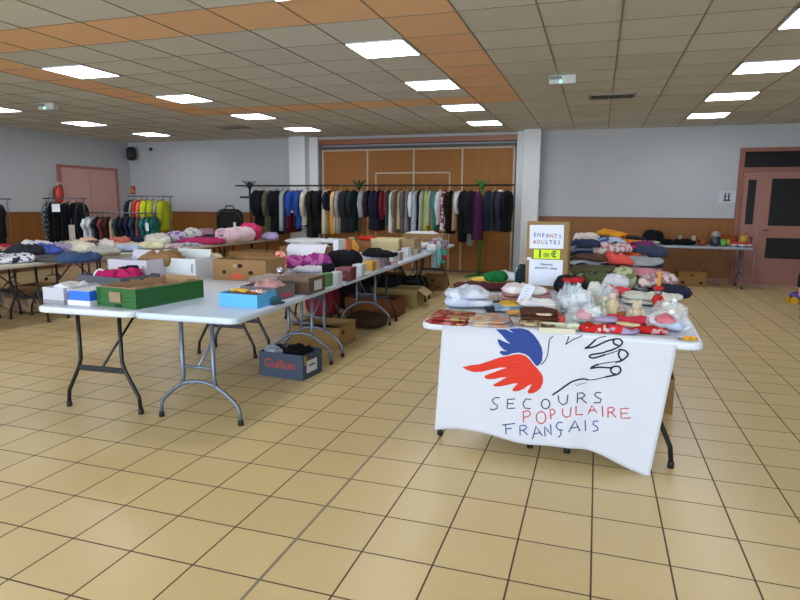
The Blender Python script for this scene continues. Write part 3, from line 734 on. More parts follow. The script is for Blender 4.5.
for x0, x1, yb, yt, dp, c, lb in (
    (339, 351, 266, 261, .2, '2a2224', 'dark cloth heap on top of the maroon box side'), (352, 362, 262, 256, .18, '8f8a94', 'mauve-grey cloth behind the black handbag'),
    (366, 374, 260, 254, .12, 'c9b9bf', 'pale rose cloth behind the mustard box'), (396, 405, 254, 249, .14, '6b6a70', 'grey cloth between tan and white boxes'),
    (314, 326, 272, 264, .16, '1c1a20', 'black crumpled cloth against the frilled cloth'), (277, 292, 277, 270, .16, '9a8f98', 'grey cloth between the silver ball and the purple bag'),
    (418, 428, 247, 243, .16, '8a2f3a', 'red-brown cloth among the white linens'), (426, 436, 252, 245, .14, 'cfd2d8', 'white small cloth at the edge near the scarf'),
    (398, 412, 250, 244, .2, 'd4d5da', 'white crumpled cloth before the wide far box'), (340, 352, 256, 250, .2, 'cfcfd4', 'white crumpled cloth before the amber bottle'),
    (376, 392, 248, 243, .2, '26262e', 'dark cloth heap behind the cream lidded box')):
    softp('crumpled_cloth', lb, 'cloth', x0, x1, yb, yt, dp, cloth(c), amp=.03, k=2.8, n=12)
for x, y, c, lb, r_ in ((-2.22, 5.65, 'b8bcc4', 'white book lying flat past the maroon box', .1), (-2.3, 6.7, '6e2f3a', 'dark red book lying flat past the mustard box', -.1), (-2.42, 5.75, '3a4a6b', 'navy book lying behind the white one', .3), (-2.4, 6.95, 'b09a70', 'tan book lying along the aisle edge', .2)):
    t = thing('book', lb, 'book', (x, y, TOPZ+.001), r_, 'books along the aisle edge')
    obj('cover', B(-.07, .07, -.1, .1, 0, .022, r=.002), plain(c, .5), t); obj('pages', B(-.066, .0715, -.097, .097, .003, .019), plain('d6d0c0', .8), t)
# hanging scarf over the aisle edge
t = thing('scarf', 'multicoloured scarf hanging over the table edge near the coat rail', 'scarf', (0, 0, 0))
for nm, px0, px1, zt, zb, c, yy in (('hanging_end', 431, 441, .8, .47, pattern('16304f', 'b9c9d8', 'dots', 40, .25), 9.0), ('hanging_end', 438, 447, .8, .54, pattern('8d1f2c', '2aa198', scale=14), 9.05), ('hanging_end', 436, 441, .81, .5, cloth('78a9ad'), 8.96)):
    a = aty((px0+px1)/2, 250, yy)
    bm = bmesh.new(); n = 7
    g = {}
    x0 = -2.345+.0; ww = (px1-px0)*9/FPX
    for i in range(n+1):
        for j in range(2):
            pass
    M4 = Matrix.Translation((a.x, yy, (zt+zb)/2)) @ Matrix.Rotation(PI/2, 4, 'X')
    pillow(bm, 0, 0, -.02, ww, zt-zb, .04, 5, .02, 9, seed=px0, n=10); bmesh.ops.transform(bm, matrix=M4, verts=bm.verts)
    obj(nm, bm, c, t)
a = aty(438, 243, 9.1); bm = bmesh.new(); pillow(bm, a.x-.02, a.y+.1, TOPZ, .28, .4, .16, 3, .03, 8, 3, n=10); obj('crumpled_end', bm, pattern('a9b6b9', 'b23a45', scale=14, c3='2b6f78'), t)

# ---- under the boxes row -----------------------------------------------------
t = open_box('crate', 'slate blue box with red lettering on the floor under the table', 'crate', (-2.44, 4.335, 0), R(-5), .43, .31, .21, plain('2e3c50', .6))
text('Guillon', .105, plain('8f3a2e', .6), t, (0-.01, -.0015, .115), FRONT, 'lettering', sx=1.0)
obj('label', B(.2152, .218, .06, .22, .05, .15), plain('b9bcc4', .5), t)
obj('label_line', B(.2181, .219, .09, .19, .1, .115), plain('33343a', .5), t)
obj('side_print', B(.2152, .217, .02, .06, .12, .2), plain('8a6f2a', .6), t)
soft('metal_tool', 'grey crumpled plastic on the front corner of the slate blue box', 'plastic', (-2.56, 4.42, .15), .16, .12, .08, plain('8b95a0', .4), rz=-.5, amp=.03)
soft('black_bottle_bundle', 'black bundle inside the slate blue box on the floor', 'bundle', (-2.38, 4.52, .05), .26, .2, .17, cloth('0d0d10'), amp=.03)
soft('yellow_packet', 'mustard packet inside the slate blue box on the floor', 'packet', (-2.5, 4.56, .05), .08, .08, .16, cloth('8f7328'), amp=.01, n=8)
t = open_box('cardboard_box', 'open cardboard box on the floor with dark holes in its end', 'cardboard box', (-2.63, 5.36, 0), RZ1, .52, .5, .225, card('a07c46'))
obj('side_hole', B(.2602, .263, .09, .16, .14, .18, r=.001), plain('20160c', .9), t)
obj('side_hole', B(.2602, .263, .05, .1, .03, .06, r=.001), plain('20160c', .9), t)
soft('brown_blanket', 'dark brown blanket inside the open floor box', 'blanket', (-2.65, 5.6, .01), .44, .4, .15, cloth('3c2418'), amp=.02)
open_box('cardboard_box', 'red-brown cardboard box on the floor under the third table', 'cardboard box', (-2.72, 7.18, 0), RZ1, .7, .42, .24, card('7d4a24'))
soft('brown_blanket', 'brown clothes filling the red-brown floor box', 'clothes', (-2.74, 7.4, .01), .6, .34, .2, cloth('38231a'), amp=.03)
t = open_box('cardboard_box', 'tan cardboard box with one raised flap under the tables', 'cardboard box', (-2.64, 8.0, 0), RZ1, .6, .45, .26, card('b39a5e'))
bm = bmesh.new(); bx(bm, -.002, .002, .02, .42, 0, .16, mat=Matrix.Translation((.3, 0, .26)) @ Matrix.Rotation(R(125), 4, 'Y')); obj('flap', bm, card('b8a26c'), t)
t = open_box('cardboard_box', 'cardboard fruit box on the floor beneath the farthest table', 'cardboard box', (-2.6, 9.84, 0), RZ1, .4, .36, .24, card('94703f'), holes=((0, .17, .02), (-.1, .06, .014), (.1, .06, .014)))
open_box('cardboard_box', 'dim cardboard box on the floor behind the fruit box', 'cardboard box', (-3.3, 9.3, 0), RZ1, .5, .4, .3, card('7c5c34'))
soft('dark_bag', 'black bag on the floor between the tan and fruit boxes', 'bag', (-2.75, 9.1, 0), .5, .4, .3, cloth('121214'), amp=.04, k=3)
soft('dark_bag', 'black bag on top of the tan floor box', 'bag', (-2.9, 8.2, .262), .5, .35, .16, cloth('15151a'), amp=.04, k=3)
soft('dark_bag', 'charcoal bag on the floor behind the red-brown box', 'bag', (-3.2, 7.75, 0), .5, .5, .4, cloth('1d1a1c'), amp=.04, k=3)
soft('red_jacket', 'dark red jacket bundled on the floor behind the red-brown box', 'jacket', (-3.35, 7.1, 0), .45, .4, .42, cloth('7a1f30'), amp=.04, k=3)
soft('brown_bag', 'brown bag flopped on the floor beside the open floor box', 'bag', (-2.55, 6.6, 0), .5, .45, .14, cloth('3b271e'), amp=.03, k=3)
open_box('cardboard_box', 'cardboard box on the floor under the black-legged tables', 'cardboard box', (-3.3, 8.6, 0), RZ1, .5, .5, .3, card('8a683a'))
soft('cloth_bag', 'brown patterned bag on the floor below the beige tables', 'bag', (-7.1, 6.0, 0), .7, .4, .2, pattern('6a5848', '8b7355', scale=9), rz=.1, amp=.04, k=3)
soft('cloth_bag', 'grey-brown bag slumped under the near beige table', 'bag', (-7.75, 6.3, 0), .6, .45, .24, pattern('6b5a48', '4a4036', scale=9), amp=.04, k=3)
for x, y, lb in ((-6.9, 7.4, 'cardboard box on the floor under the second beige table'), (-6.4, 8.7, 'cardboard box on the floor under the third beige table'), (-7.3, 6.2, 'cardboard box on the floor deep under the beige tables')):
    open_box('cardboard_box', lb, 'cardboard box', (x, y, 0), .05, .55, .4, .3, card('8e6b3c'))

# ---- clothes heaps on the beige tables -----------------------------------------
def heap(x0, x1, yb, yt, depth, c, label, cat='clothes', name='folded_garment', z=TOPZ, **k):
    k.setdefault('k', 2.8); k.setdefault('amp', .04); k.setdefault('sag', .02)
    return softp(name, label, cat, x0, x1, yb, yt, depth, c if not isinstance(c, str) else cloth(c), z=z, **k)
heap(-6, 35, 264, 254, .5, pattern('c9ccd6', '2a2c3a', scale=16, thr=.55), 'white and black patterned garment at the near edge of the beige table')
heap(35, 64, 262, 255, .4, '4e4c4e', 'dark grey folded garment on the near beige table', h=.05)
heap(1, 15, 253, 247, .3, 'a82a44', 'small crimson garment on the beige tables', h=.1)
heap(-8, 3, 256, 248, .3, '1c4550', 'dark teal garment near the crimson one')
heap(15, 33, 252, 245, .4, '2c3038', 'charcoal garment heap beyond the crimson one', h=.09)
heap(22, 33, 251, 244, .3, 'b8957c', 'sandy garment on the beige tables')
heap(33, 62, 255, 246, .4, '4356a8', 'bright blue garment in the middle of the beige table heap', h=.1)
heap(58, 100, 264, 253, .45, '34496b', 'denim blue trousers piled at the table edge', name='folded_trousers', h=.1)
heap(64, 76, 258, 252, .12, pattern('4d6288', 'c6ccd8', 'stripe', 4, .8), 'blue jeans leg with pale streaks at the edge', name='folded_trousers', h=.08)
heap(56, 80, 252, 246, .5, 'cdb9a2', 'cream garment beyond the bright blue one', h=.09)
heap(62, 95, 253, 244, .5, 'd6d0bd', 'ivory garment heap on the beige tables', h=.12)
heap(86, 120, 256, 246, .5, 'a5a49c', 'greyish knitted garment near the jeans', h=.09)
heap(80, 100, 249, 241, .5, 'd8b79c', 'peach garment on the beige tables', h=.12)
heap(97, 118, 250, 243, .5, 'd9cfc8', 'off-white shirt behind the greyish knit', h=.11)
heap(110, 131, 247, 239, .5, 'bd6a5d', 'coral pink and orange garment near the navy cap', h=.12)
heap(117, 143, 252, 245, .5, 'a9b9d6', 'pale blue folded garment on the beige tables', h=.08)
t = heap(130, 153, 245, 237, .4, '1c2540', 'navy blue hat lying by the pastel clothes', cat='hat', name='hat', h=.13, dome=.35, k=2.4)
heap(138, 165, 250, 244, .5, 'd5d2ae', 'pale yellow garment on the beige tables', h=.08)
heap(146, 170, 246, 236, .5, 'c9c9bd', 'cream and white baby clothes behind the pale yellow garment', h=.14)
heap(160, 182, 249, 243, .4, pattern('d9c4c0', 'a98a98', scale=20), 'pinkish flowered garment beside the magenta cloth', h=.05)
heap(178, 203, 246.5, 242, .3, pattern('b9bcc8', '6a6f80', scale=30), 'white and grey printed cloth under the magenta garment', h=.04)
heap(167, 186, 243, 231, .5, pattern('c8bed2', '8a62a8', scale=9, thr=.55), 'lilac and white printed bedding near the hat', h=.17)
heap(184, 202, 240, 229, .4, pattern('cfd0cf', '8c8b86', scale=10, thr=.62), 'white and grey crumpled bedding behind the lilac bedding', h=.17)
heap(178, 226, 245, 236, .45, 'a52e5c', 'magenta flat folded garment in front of the blanket roll', h=.09)
p, w_, h_ = place(205, 249, 243, 222, .4)
t = thing('blanket_roll', 'big pale pink rolled blanket on the beige table', 'blanket', (p.x, p.y+.25, TOPZ+.002), R(80))
bm = bmesh.new(); L2 = w_*.9; prev = None; ns = 14; na = 74
cr = .15; first = None
for a in range(na+1):
    th = a*2*PI*2.6/na; rr = cr*(.22+.78*a/na)
    row = []
    for s_ in range(ns+1):
        u = s_/ns-.5; w1 = 1+.3*nz((u*2, th*.6, 0), 1.3, 4)+.22*(.4-abs(nz((u*5, th*1.2, 0), 1, 6))*1.6)+.12*math.cos(u*3)-.1
        row.append(bm.verts.new((u*L2+.02*math.sin(th), rr*1.15*math.cos(th+.6)*w1, cr*.92+rr*.92*math.sin(th+.6)*w1)))
    if prev:
        for s_ in range(ns): f = bm.faces.new((prev[s_], prev[s_+1], row[s_+1], row[s_])); f.smooth = True
    prev = row
ob_ = obj('blanket', bm, cloth('d8bcc6'), t); sm = ob_.modifiers.new('thickness', 'SOLIDIFY'); sm.thickness = .028; sm.offset = -.2
t = softp('pink_cushion', 'hot pink cushion leaning behind the pale pink blanket roll', 'cushion', 238, 262, 241, 223, .45, cloth('c23266'), k=2.6, amp=.02, n=14, dome=.25)
heap(260, 279, 240, 233, .4, 'a99cc8', 'lilac cloth at the far end of the beige tables', h=.09)
heap(198, 215, 238, 231, .4, 'b98fa6', 'mauve garment behind the magenta one', h=.15)
# fillers deeper in the heap, wall side
cols = [('6b7a8f', 'steel blue'), ('c4b7a0', 'sand'), ('7c3b46', 'wine red'), ('3a4a3c', 'dark green'), ('cfc6bb', 'ecru'), ('8fa3b5', 'powder blue'), ('b6887c', 'clay pink'), ('2b2d35', 'black'), ('d0cfd3', 'white'), ('9b8ea8', 'mauve'), ('a8b08b', 'sage'), ('5a4a5c', 'plum')]
ci = 0
for i, y in enumerate((4.2, 4.75, 5.3, 6.0, 6.6, 7.2, 7.8, 8.5, 9.2, 9.9)):
    for j, x in enumerate((-7.55, -7.1)):
        c, nm = cols[ci % 12]; ci += 1
        soft('folded_garment', '%s folded garment on the wall-side beige tables, %s' % (nm, 'nearer half' if i < 5 else 'farther half') + (' by the aisle' if j else ''), 'clothes', (x, y, TOPZ+.001), .4, .46, rnd.uniform(.06, .13), cloth(c), rz=rnd.uniform(-.3, .3), k=3, amp=.04, n=12)
# suitcase
t = thing('suitcase', 'black upright suitcase standing behind the pale pink blanket roll', 'suitcase', (-7.0, 10.55, TOPZ), R(20))
obj('shell', B(-.26, .26, -.15, .15, .03, .58, r=.135, seg=6), plain('0d0e10', .7, bump=.2, spec=.2), t)
bm = bmesh.new(); tube(bm, [(-.235, -.1, .1), (-.24, -.1, .4), (-.16, -.13, .53), (.16, -.13, .53), (.24, -.1, .4), (.235, -.1, .1)], .008); obj('zip_seam', bm, plain('2a2d33', .4), t)
bm = bmesh.new(); tube(bm, [(-.09, 0, .57), (-.07, 0, .64), (.07, 0, .64), (.09, 0, .57)], .014); obj('handle', bm, plain('0f0f11', .5), t)
obj('tag', B(.1, .15, -.156, -.149, .22, .32), plain('b9b9b9', .5), t)
for s in (-1, 1):
    bm = bmesh.new(); lathe(bm, [(.02, 0), (.03, .01), (.03, .03), (.02, .04)], (s*.18, 0, 0), 10); obj('foot', bm, plain('0c0c0c', .6), t)

# ---- garments on rails ------------------------------------------------------
def hanger_bm(sy, drop=.05):
    bm = bmesh.new()
    tube(bm, [(0, 0, -.0), (0, .02, .03), (0, .035, .015)], .003, 6); tube(bm, [(0, 0, 0), (0, 0, -drop)], .003, 6)
    tube(bm, [(0, -sy, -drop-.06), (0, 0, -drop), (0, sy, -drop-.06)], .007, 6)
    return bm
def garment(px, rail, length, thick, c, label, sleeves=True, wide=.22, long=None, pat=None, rz=0, group=None, hem=None, cat='garment', name='hanging_garment', slen=.5):
    """hung from the rail point; x across the rail's run is its thickness, y its shoulder width"""
    t = thing(name, label, cat, rail, rz, group)
    mt = pat or cloth(c)
    bm = bmesh.new(); n = 20; rings = []; sd = rnd.random()*40
    zs = [-.075, -.09, -.12, -.18, -.3, -.45, -.6, -.8, -1.0, -1.2, -1.5]
    zs = [z for z in zs if z > -length-.05] + [-length-.06]
    for i, z in enumerate(zs):
        d_ = -z-.075
        wy = wide*min(1, .28+ (d_/.1)**.6*.72) if d_ < .1 else wide*(1-.12*math.exp(-((d_-.35)/.15)**2)+.1*d_)
        wx = thick/2*min(1, .35+d_*5)*(1+.12*d_)
        ring = []
        for k in range(n):
            a = k*2*PI/n
            f = 1+.16*nz((math.cos(a)*1.5, math.sin(a)*1.5, z*.7), 2.2, sd)*min(1, d_*3)+.1*math.sin(a*5+sd)*min(1, d_*1.5)
            ring.append(bm.verts.new((wx*math.cos(a)*f, wy*math.sin(a)*(1+.05*(f-1)), z+.01*math.sin(a*2+sd)*min(1, d_))))
        rings.append(ring)
    for a_, b_ in zip(rings, rings[1:]):
        for k in range(n):
            f = bm.faces.new((a_[k], a_[(k+1) % n], b_[(k+1) % n], b_[k])); f.smooth = True
    bm.faces.new(rings[0]); bm.faces.new(rings[-1][::-1])
    obj('body', bm, mt, t)
    if hem: 
        z = -length-.06; bm = bmesh.new(); pillow(bm, 0, 0, z, thick*1.05, wide*2.2, .07, 3, .006, 6, sd, n=6); obj('hem', bm, cloth(hem), t)
    if sleeves:
        for s in (-1, 1):
            bm = bmesh.new(); L_ = min(length, slen)
            tube(bm, [(0, s*wide*.8, -.12), (0.005, s*(wide+.015), -.2), (.012*s, s*(wide+.03), -.12-L_*.5), (.01, s*(wide+.02), -.12-L_)], [thick*.32, thick*.42, thick*.38, thick*.3], 10)
            obj('sleeve', bm, mt, t)
    obj('hanger', hanger_bm(wide*.85), plain('2a2522' if rnd.random() < .7 else 'b9a07a', .5), t)
    return t
DG = plain('0f3d22', .45, .2)
RAILY, RAILZ = 11.9, 1.79
# coat rail with three posts
t = thing('coat_rack', 'long dark coat rail on three green posts with branched tops', 'clothes rack', (0, RAILY, 0))
bm = bmesh.new(); tube(bm, [(-7.72, 0, RAILZ+.03), (-1.55, 0, RAILZ+.03)], .016); obj('rail', bm, plain('16201c', .4, .4), t)
for px, low in ((-7.36, 1), (-4.76, 0), (-2.18, 1)):
    c = DG if px > -7 else plain('12291f', .45, .2)
    c = c if px < -3 else plain('146b2c', .45, .1)
    bm = bmesh.new(); tube(bm, [(px, 0, .04), (px, 0, RAILZ+.12)], .024); obj('post', bm, c, t)
    bm = bmesh.new()
    for k in range(8):
        a = k*PI/4+.3; tube(bm, [(px, 0, RAILZ-.0), (px+.08*math.cos(a), .08*math.sin(a), RAILZ+.07), (px+.16*math.cos(a), .16*math.sin(a), RAILZ+.14)], [.013, .01, .006], 6)
    obj('hook_crown', bm, c, t)
    bm = bmesh.new(); lathe(bm, [(.04, RAILZ-.03), (.05, RAILZ), (.05, RAILZ+.05), (.03, RAILZ+.08)], (px, 0, 0), 12); obj('collar', bm, c, t)
    if px < -7:
        bm = bmesh.new(); tube(bm, [(px-.25, 0, 1.57), (px+.22, 0, 1.57)], .02); obj('side_arm', bm, c, t)
    bm = bmesh.new()
    for k in range(4):
        a = k*PI/2+.4; tube(bm, [(px, 0, .05), (px+.2*math.cos(a), .2*math.sin(a), .045), (px+.3*math.cos(a), .3*math.sin(a), .016)], [.022, .02, .014], 8)
    obj('star_foot', bm, c, t)
# (px0, px1, bottom row, colour, label fragment, sleeves, pattern, hem)
GARM = [
 (255, 267, 224, '15171c', 'black thick jacket, first on the rail from the suitcase end', 1, None, None),
 (267, 272, 233, '565644', 'olive green long jacket with a checked lower part', 1, None, 'a9a595'),
 (272, 279, 233, '0f1115', 'black coat between the olive and pale grey garments', 1, None, None),
 (279, 283.5, 229, '9aa5ac', 'pale blue-grey thin cardigan beside the navy one', 0, None, None),
 (284, 287, 229, '242b45', 'navy slim garment next to the pale blue-grey cardigan', 0, None, None),
 (287, 289.5, 231, '6e1c2c', 'wine red slim dress next to the royal blue jacket', 0, None, None),
 (289.5, 295, 212, '25479a', 'royal blue short jacket with a pink hem', 1, None, 'cba9a4'),
 (295, 297.5, 230, '16161c', 'black narrow garment between the two blue jackets', 0, None, None),
 (297.5, 303, 227, '24458c', 'darker blue jacket beside the cream coat', 1, None, None),
 (303, 308, 226, 'b9b19c', 'cream long coat with a dark hem', 1, None, '1a1a1a'),
 (308, 314, 238, '1b1c1b', 'black long coat just after the cream coat', 1, None, None),
 (314, 322, 232, '111214', 'wide black coat before the cream and yellow garments', 1, None, None),
 (322, 326, 232, 'c4bd9c', 'cream thin blouse peeping between black coats', 0, None, None),
 (326, 330, 209, '1a1f38', 'navy short top beside the orange dress', 1, None, None),
 (330, 334.5, 232, 'd08a1c', 'bright orange long dress on the rail', 0, None, None),
 (334.5, 338, 231, 'b8ab92', 'beige knitted cardigan beside the orange dress', 1, None, None),
 (338, 342, 232, '8f8d86', 'grey knitted coat beside the beige cardigan', 1, None, None),
 (342, 350, 231, '24262c', 'charcoal padded coat by the middle green post', 1, None, None),
 (350, 356, 229, '1c2626', 'dark teal jacket against the middle green post', 1, None, None),
 (359, 365, 213, '8e9299', 'light grey short jacket after the middle green post', 1, None, None),
 (365, 370, 214, '2a2030', 'dark plum short jacket beside the light grey one', 1, None, None),
 (370, 376, 228, '1a2030', 'dark navy jacket following the plum one', 1, None, None),
 (376, 380.5, 229, '201c2c', 'blackish violet coat beside the dark red top', 1, None, None),
 (380.5, 384, 218, '6d2230', 'dark red top between violet and bright red', 1, None, None),
 (384, 386, 213, 'c23a2c', 'bright red thin top on the coat rail', 0, None, None),
 (386, 389, 224, '2f4a48', 'bottle green thin garment after the bright red top', 0, None, None),
 (389, 394, 231, 'cfcdd3', 'white long dress in the middle of the rail', 0, None, None),
 (394, 397.5, 230, '7c6a52', 'taupe brown garment after the white dress', 1, None, None),
 (397.5, 401, 228, 'c2b392', 'sandy cream blouse with short fit', 0, None, None),
 (401, 405, 231, '655c54', 'grey-brown jacket in the middle of the rail', 1, None, None),
 (405, 408, 231, '7d8086', 'mid grey cardigan beside the white blouse', 0, None, None),
 (408, 412, 212, 'd3d5d9', 'white short blouse on the coat rail', 1, None, None),
 (412, 417, 231, '2b3242', 'navy dress with pale dots', 0, pattern('2b3242', 'a5adb8', 'dots', 34, .22), None),
 (417, 420, 231, '141517', 'black slim dress after the dotted navy dress', 0, None, None),
 (420, 423, 229, 'a3a8a8', 'pale grey slim cardigan before the lime garment', 0, None, None),
 (423, 427.5, 232, 'a2ad3a', 'lime green long garment on the rail', 0, None, None),
 (427.5, 430.5, 224, '9dbdb8', 'pale aqua blouse beside the lime garment', 0, None, None),
 (430.5, 433.5, 231, 'a8763f', 'caramel brown dress beside the aqua blouse', 0, None, None),
 (433.5, 437, 228, '2f7a6d', 'sea green garment beside the caramel dress', 1, None, None),
 (437, 441, 223, 'c3c2cc', 'pale lilac-grey shirt on the coat rail', 1, None, None),
 (441, 446, 231, '8e2c38', 'red and white flowered dress on the rail', 0, pattern('7d2833', 'cfc4c0', scale=14, thr=.52), None),
 (446, 452, 232, '101113', 'black coat right after the flowered dress', 1, None, None),
 (452, 456, 229, 'a88a60', 'tan skirt hanging beside the black coat', 0, None, None),
 (456, 459.5, 212, 'c4c6d2', 'white and violet short blouse on the rail', 1, None, None),
 (459.5, 466, 240, '0f0f13', 'long black dress reaching below the other garments', 1, None, None),
 (466, 473, 232, '17161c', 'black coat before the plum dress', 1, None, None),
 (473, 481, 238, '401a3a', 'plum purple dress by the last green post', 0, None, None),
 (484, 491, 229, '171c34', 'midnight blue jacket after the last green post', 1, None, None),
 (491, 496, 228, '202a28', 'dark green-black jacket near the rail end', 1, None, None),
 (496, 503, 229, '262a35', 'dark slate jacket with a pale collar', 1, None, None),
 (503, 509, 230, '0d0d10', 'black jacket closing the rail beside the white column', 1, None, None),
]
for (a, b_, yb, c, lb, sl, pt, hm) in GARM:
    mid = (a+b_)/2
    p = aty(mid, 192, RAILY); zb = aty(mid, yb, RAILY).z
    wpx = (b_-a)*zc(p)/FPX
    garment(0, (p.x+.03, RAILY+rnd.uniform(-.02, .02), RAILZ), RAILZ-zb-.03, max(.055, wpx*1.3), c, lb, bool(sl), wide=.15+.03*bool(sl)+rnd.uniform(-.02, .02), pat=pt, hem=hm, rz=rnd.uniform(-.22, .12), slen=.5 if (RAILZ-zb) > .5 else .34)
    if 'pale collar' in lb:
        o = [x for x in COL.objects if x.parent and x.parent.get('label') == lb][0].parent
        bm = bmesh.new(); pillow(bm, 0, -.02, -.12, .1, .2, .06, 3, .01, 5, 2, n=8); obj('collar', bm, cloth('c9c7c0'), o)
# yellow cap on hanger
soft('shopping_bag', 'grey plastic bag hanging below the black coats', 'bag', (aty(470, 240, 11.9).x, 11.9, .62), .16, .1, .34, plain('6d736c', .5), k=3, amp=.01)

def rack(name, label, x0, x1, y0, y1, z, mtl=None):
    """free-standing wheeled garment rail between two points"""
    L_ = math.hypot(x1-x0, y1-y0); rz = math.atan2(y1-y0, x1-x0)
    t = thing(name, label, 'clothes rack', (x0, y0, 0), rz); mt = mtl or metalm('6d7278')
    bm = bmesh.new(); tube(bm, [(-.06, 0, z), (L_+.06, 0, z)], .012); obj('rail', bm, mt, t)
    for x in (0, L_):
        bm = bmesh.new(); tube(bm, [(x, 0, .08), (x, 0, z)], .012); obj('upright', bm, mt, t)
        bm = bmesh.new(); tube(bm, [(x, -.24, .08), (x, .24, .08)], .012); obj('base_bar', bm, mt, t)
        for s in (-.24, .24):
            bm = bmesh.new(); lathe(bm, [(.02, 0), (.03, .01), (.03, .05), (.02, .06)], (x, s, .0), 10); obj('castor', bm, plain('111111', .5), t)
    return rz
# black trousers rack
rz = rack('garment_rack', 'wheeled rack packed with black trousers before the pink door', -9.72, -9.1, 8.75, 9.0, 1.5)
dr = Vector((math.cos(rz), math.sin(rz), 0)); p0 = Vector((-9.72, 8.75, 1.5))
cl = [('2e3238', 'charcoal patterned'), ('101216', 'black'), ('14161c', 'black denim'), ('0d0e11', 'matt black'), ('15171b', 'soft black'), ('0e1014', 'plain black'), ('121418', 'jet black'), ('0c0d10', 'deep black'), ('1b1d22', 'faded black')]
ordn = ['first', 'second', 'third', 'fourth', 'fifth', 'sixth', 'seventh', 'eighth', 'ninth']
for i, (c, nm) in enumerate(cl):
    q = p0+dr*(.04+i*.072)
    garment(0, tuple(q),   .92 if i < 8 else .8, .078, c, '%s trousers hung on the trousers rack, %s from the wainscot' % (nm, ordn[i]), i in (0, 8), wide=.2, rz=rz, name='hanging_trousers', cat='trousers', pat=pattern('23282e', '7c8a8a', 'check', 22) if i == 0 else None)
t = thing('price_tag', 'white square paper pinned on top of the black trousers rack', 'paper', tuple(aty(56, 209, 8.55)), R(20))
obj('sheet', B(-.07, .07, -.002, .002, -.05, .09), plain('dfe2e8', .6), t); obj('clip', B(-.02, .02, -.006, .004, .08, .1), plain('88898c', .4), t)
t = thing('price_tag', 'beige oblong tag hanging at the end of the trousers rack', 'tag', tuple(aty(72, 232, 8.7)), R(20))
obj('sheet', B(-.055, .055, -.002, .002, -.14, .13), plain('a79a92', .6), t); bm = bmesh.new(); tube(bm, [(0, 0, .13), (0, .02, .25)], .002, 5); obj('string', bm, plain('8a8a8a'), t)
# T-shirt rack
rz = rack('garment_rack', 'low grey garment rail of T-shirts in front of the corner', -9.08, -7.95, 9.0, 9.5, 1.24)
dr = Vector((math.cos(rz), math.sin(rz), 0)); p0 = Vector((-9.08, 9.0, 1.24))
cl = [('c9ced6', 'white', 1), ('b9bec8', 'pale grey-white', 1), ('1a1a1e', 'black', 1), ('6f3636', 'brick red', 1), ('3a1f22', 'dark brown', 1), ('b79c84', 'beige', 0), ('1c2c2c', 'dark green', 1), ('1b1c2e', 'navy', 1), ('20203a', 'indigo', 1), ('2a3a4c', 'slate blue', 1), ('7c4a48', 'rust', 0), ('20706a', 'teal', 1), ('23766f', 'deep teal', 1), ('1e665f', 'dark teal', 1)]
L_ = math.hypot(1.13, .5)
for i, (c, nm, s) in enumerate(cl):
    q = p0+dr*(.03+i*(L_-.03)/13)
    garment(0, tuple(q), rnd.uniform(.5, .62) if i > 1 else .66, .1, c, '%s T-shirt hung on the low grey garment rail' % nm, bool(s), wide=.2, rz=rz, name='hanging_shirt', cat='shirt', slen=.17)
t = thing('price_tag', 'white tag hanging among the teal T-shirts', 'tag', tuple(aty(147, 226, 9.2)), R(10))
obj('sheet', B(-.03, .03, -.002, .002, -.09, .06), plain('c9cdd2', .6), t); bm = bmesh.new(); tube(bm, [(0, 0, .06), (0, .05, .12)], .002, 5); obj('string', bm, plain('8a8a8a'), t)
# yellow / orange rack
rz = rack('garment_rack', 'taller garment rail of orange and yellow clothes near the corner', -9.0, -8.25, 10.1, 10.35, 1.56)
dr = Vector((math.cos(rz), math.sin(rz), 0)); p0 = Vector((-9.0, 10.1, 1.56))
cl = [('1c2232', 'navy', .1), ('8c8f86', 'grey', .05), ('b8332a', 'bright red', .08), ('d8714a', 'orange', .08), ('c0c82a', 'fluorescent yellow', .13), ('b3bc24', 'bright yellow-green', .13), ('a9a9a6', 'silver grey', .06), ('a9b022', 'mustard-lime', .15)]
off = .0
for c, nm, th in cl:
    q = p0+dr*(off+th*.5-.06); off += th*1.02
    garment(0, tuple(q), .62 if 'y' in nm[-3:] or 'lime' in nm or 'green' in nm else .55, th*1.15, c, '%s top hung on the taller rail near the corner' % nm, True, wide=.2, rz=rz, name='hanging_blouse', cat='top', slen=.4)
# black garment at frame edge
rz = rack('garment_rack', 'garment rail standing against the side wainscot', -9.9, -9.4, 6.6, 7.7, 1.48)
p0 = Vector((-9.9, 6.6, 1.48)); dr = Vector((.5, 1.1, 0)).normalized()
for i in range(6):
    garment(0, tuple(p0+dr*(.1+i*.19)), .9, .16, '0f1114', 'black coat on the rail against the side wainscot, %s from the trousers rack' % ordn[5-i], True, wide=.2, rz=rz, name='hanging_coat', cat='coat')

# ---- banner table ---------------------------------------------------------------
def by(x, z):
    """front surface of the draped banner"""
    d_ = max(0., .74-z)
    y0 = 3.405-.035*x
    y = y0 - .012 - .02*math.sin(min(1, d_/.1)*PI/2)
    y += -.012*math.exp(-((x+.02+.1*d_)/.06)**2)*min(1, d_*3)
    y += .008*math.sin(x*9+1.2)*min(1, d_*2.5) + .004*math.sin(x*23+z*3)*min(1, d_*3) - .035*d_*(x+.3)*(x > -.3)
    return y
BTOP = [(-.835, .742), (.438, .742)]
def bedge(u, v):
    xl = -.835-.035*v; xr = .435-.09*v
    x = xl+(xr-xl)*u
    zb = .085 + .012*math.sin(u*5.5) + (.015*math.sin(u*11)) - .07*max(0, (u-.72)/.28)**1.3
    z = .75+(zb-.75)*v
    return x, z
t = thing('banner', 'white cloth banner with red and blue wings and painted words draped over a table', 'banner', (0, 0, 0))
bm = bmesh.new(); nu, nv = 60, 34; g = {}
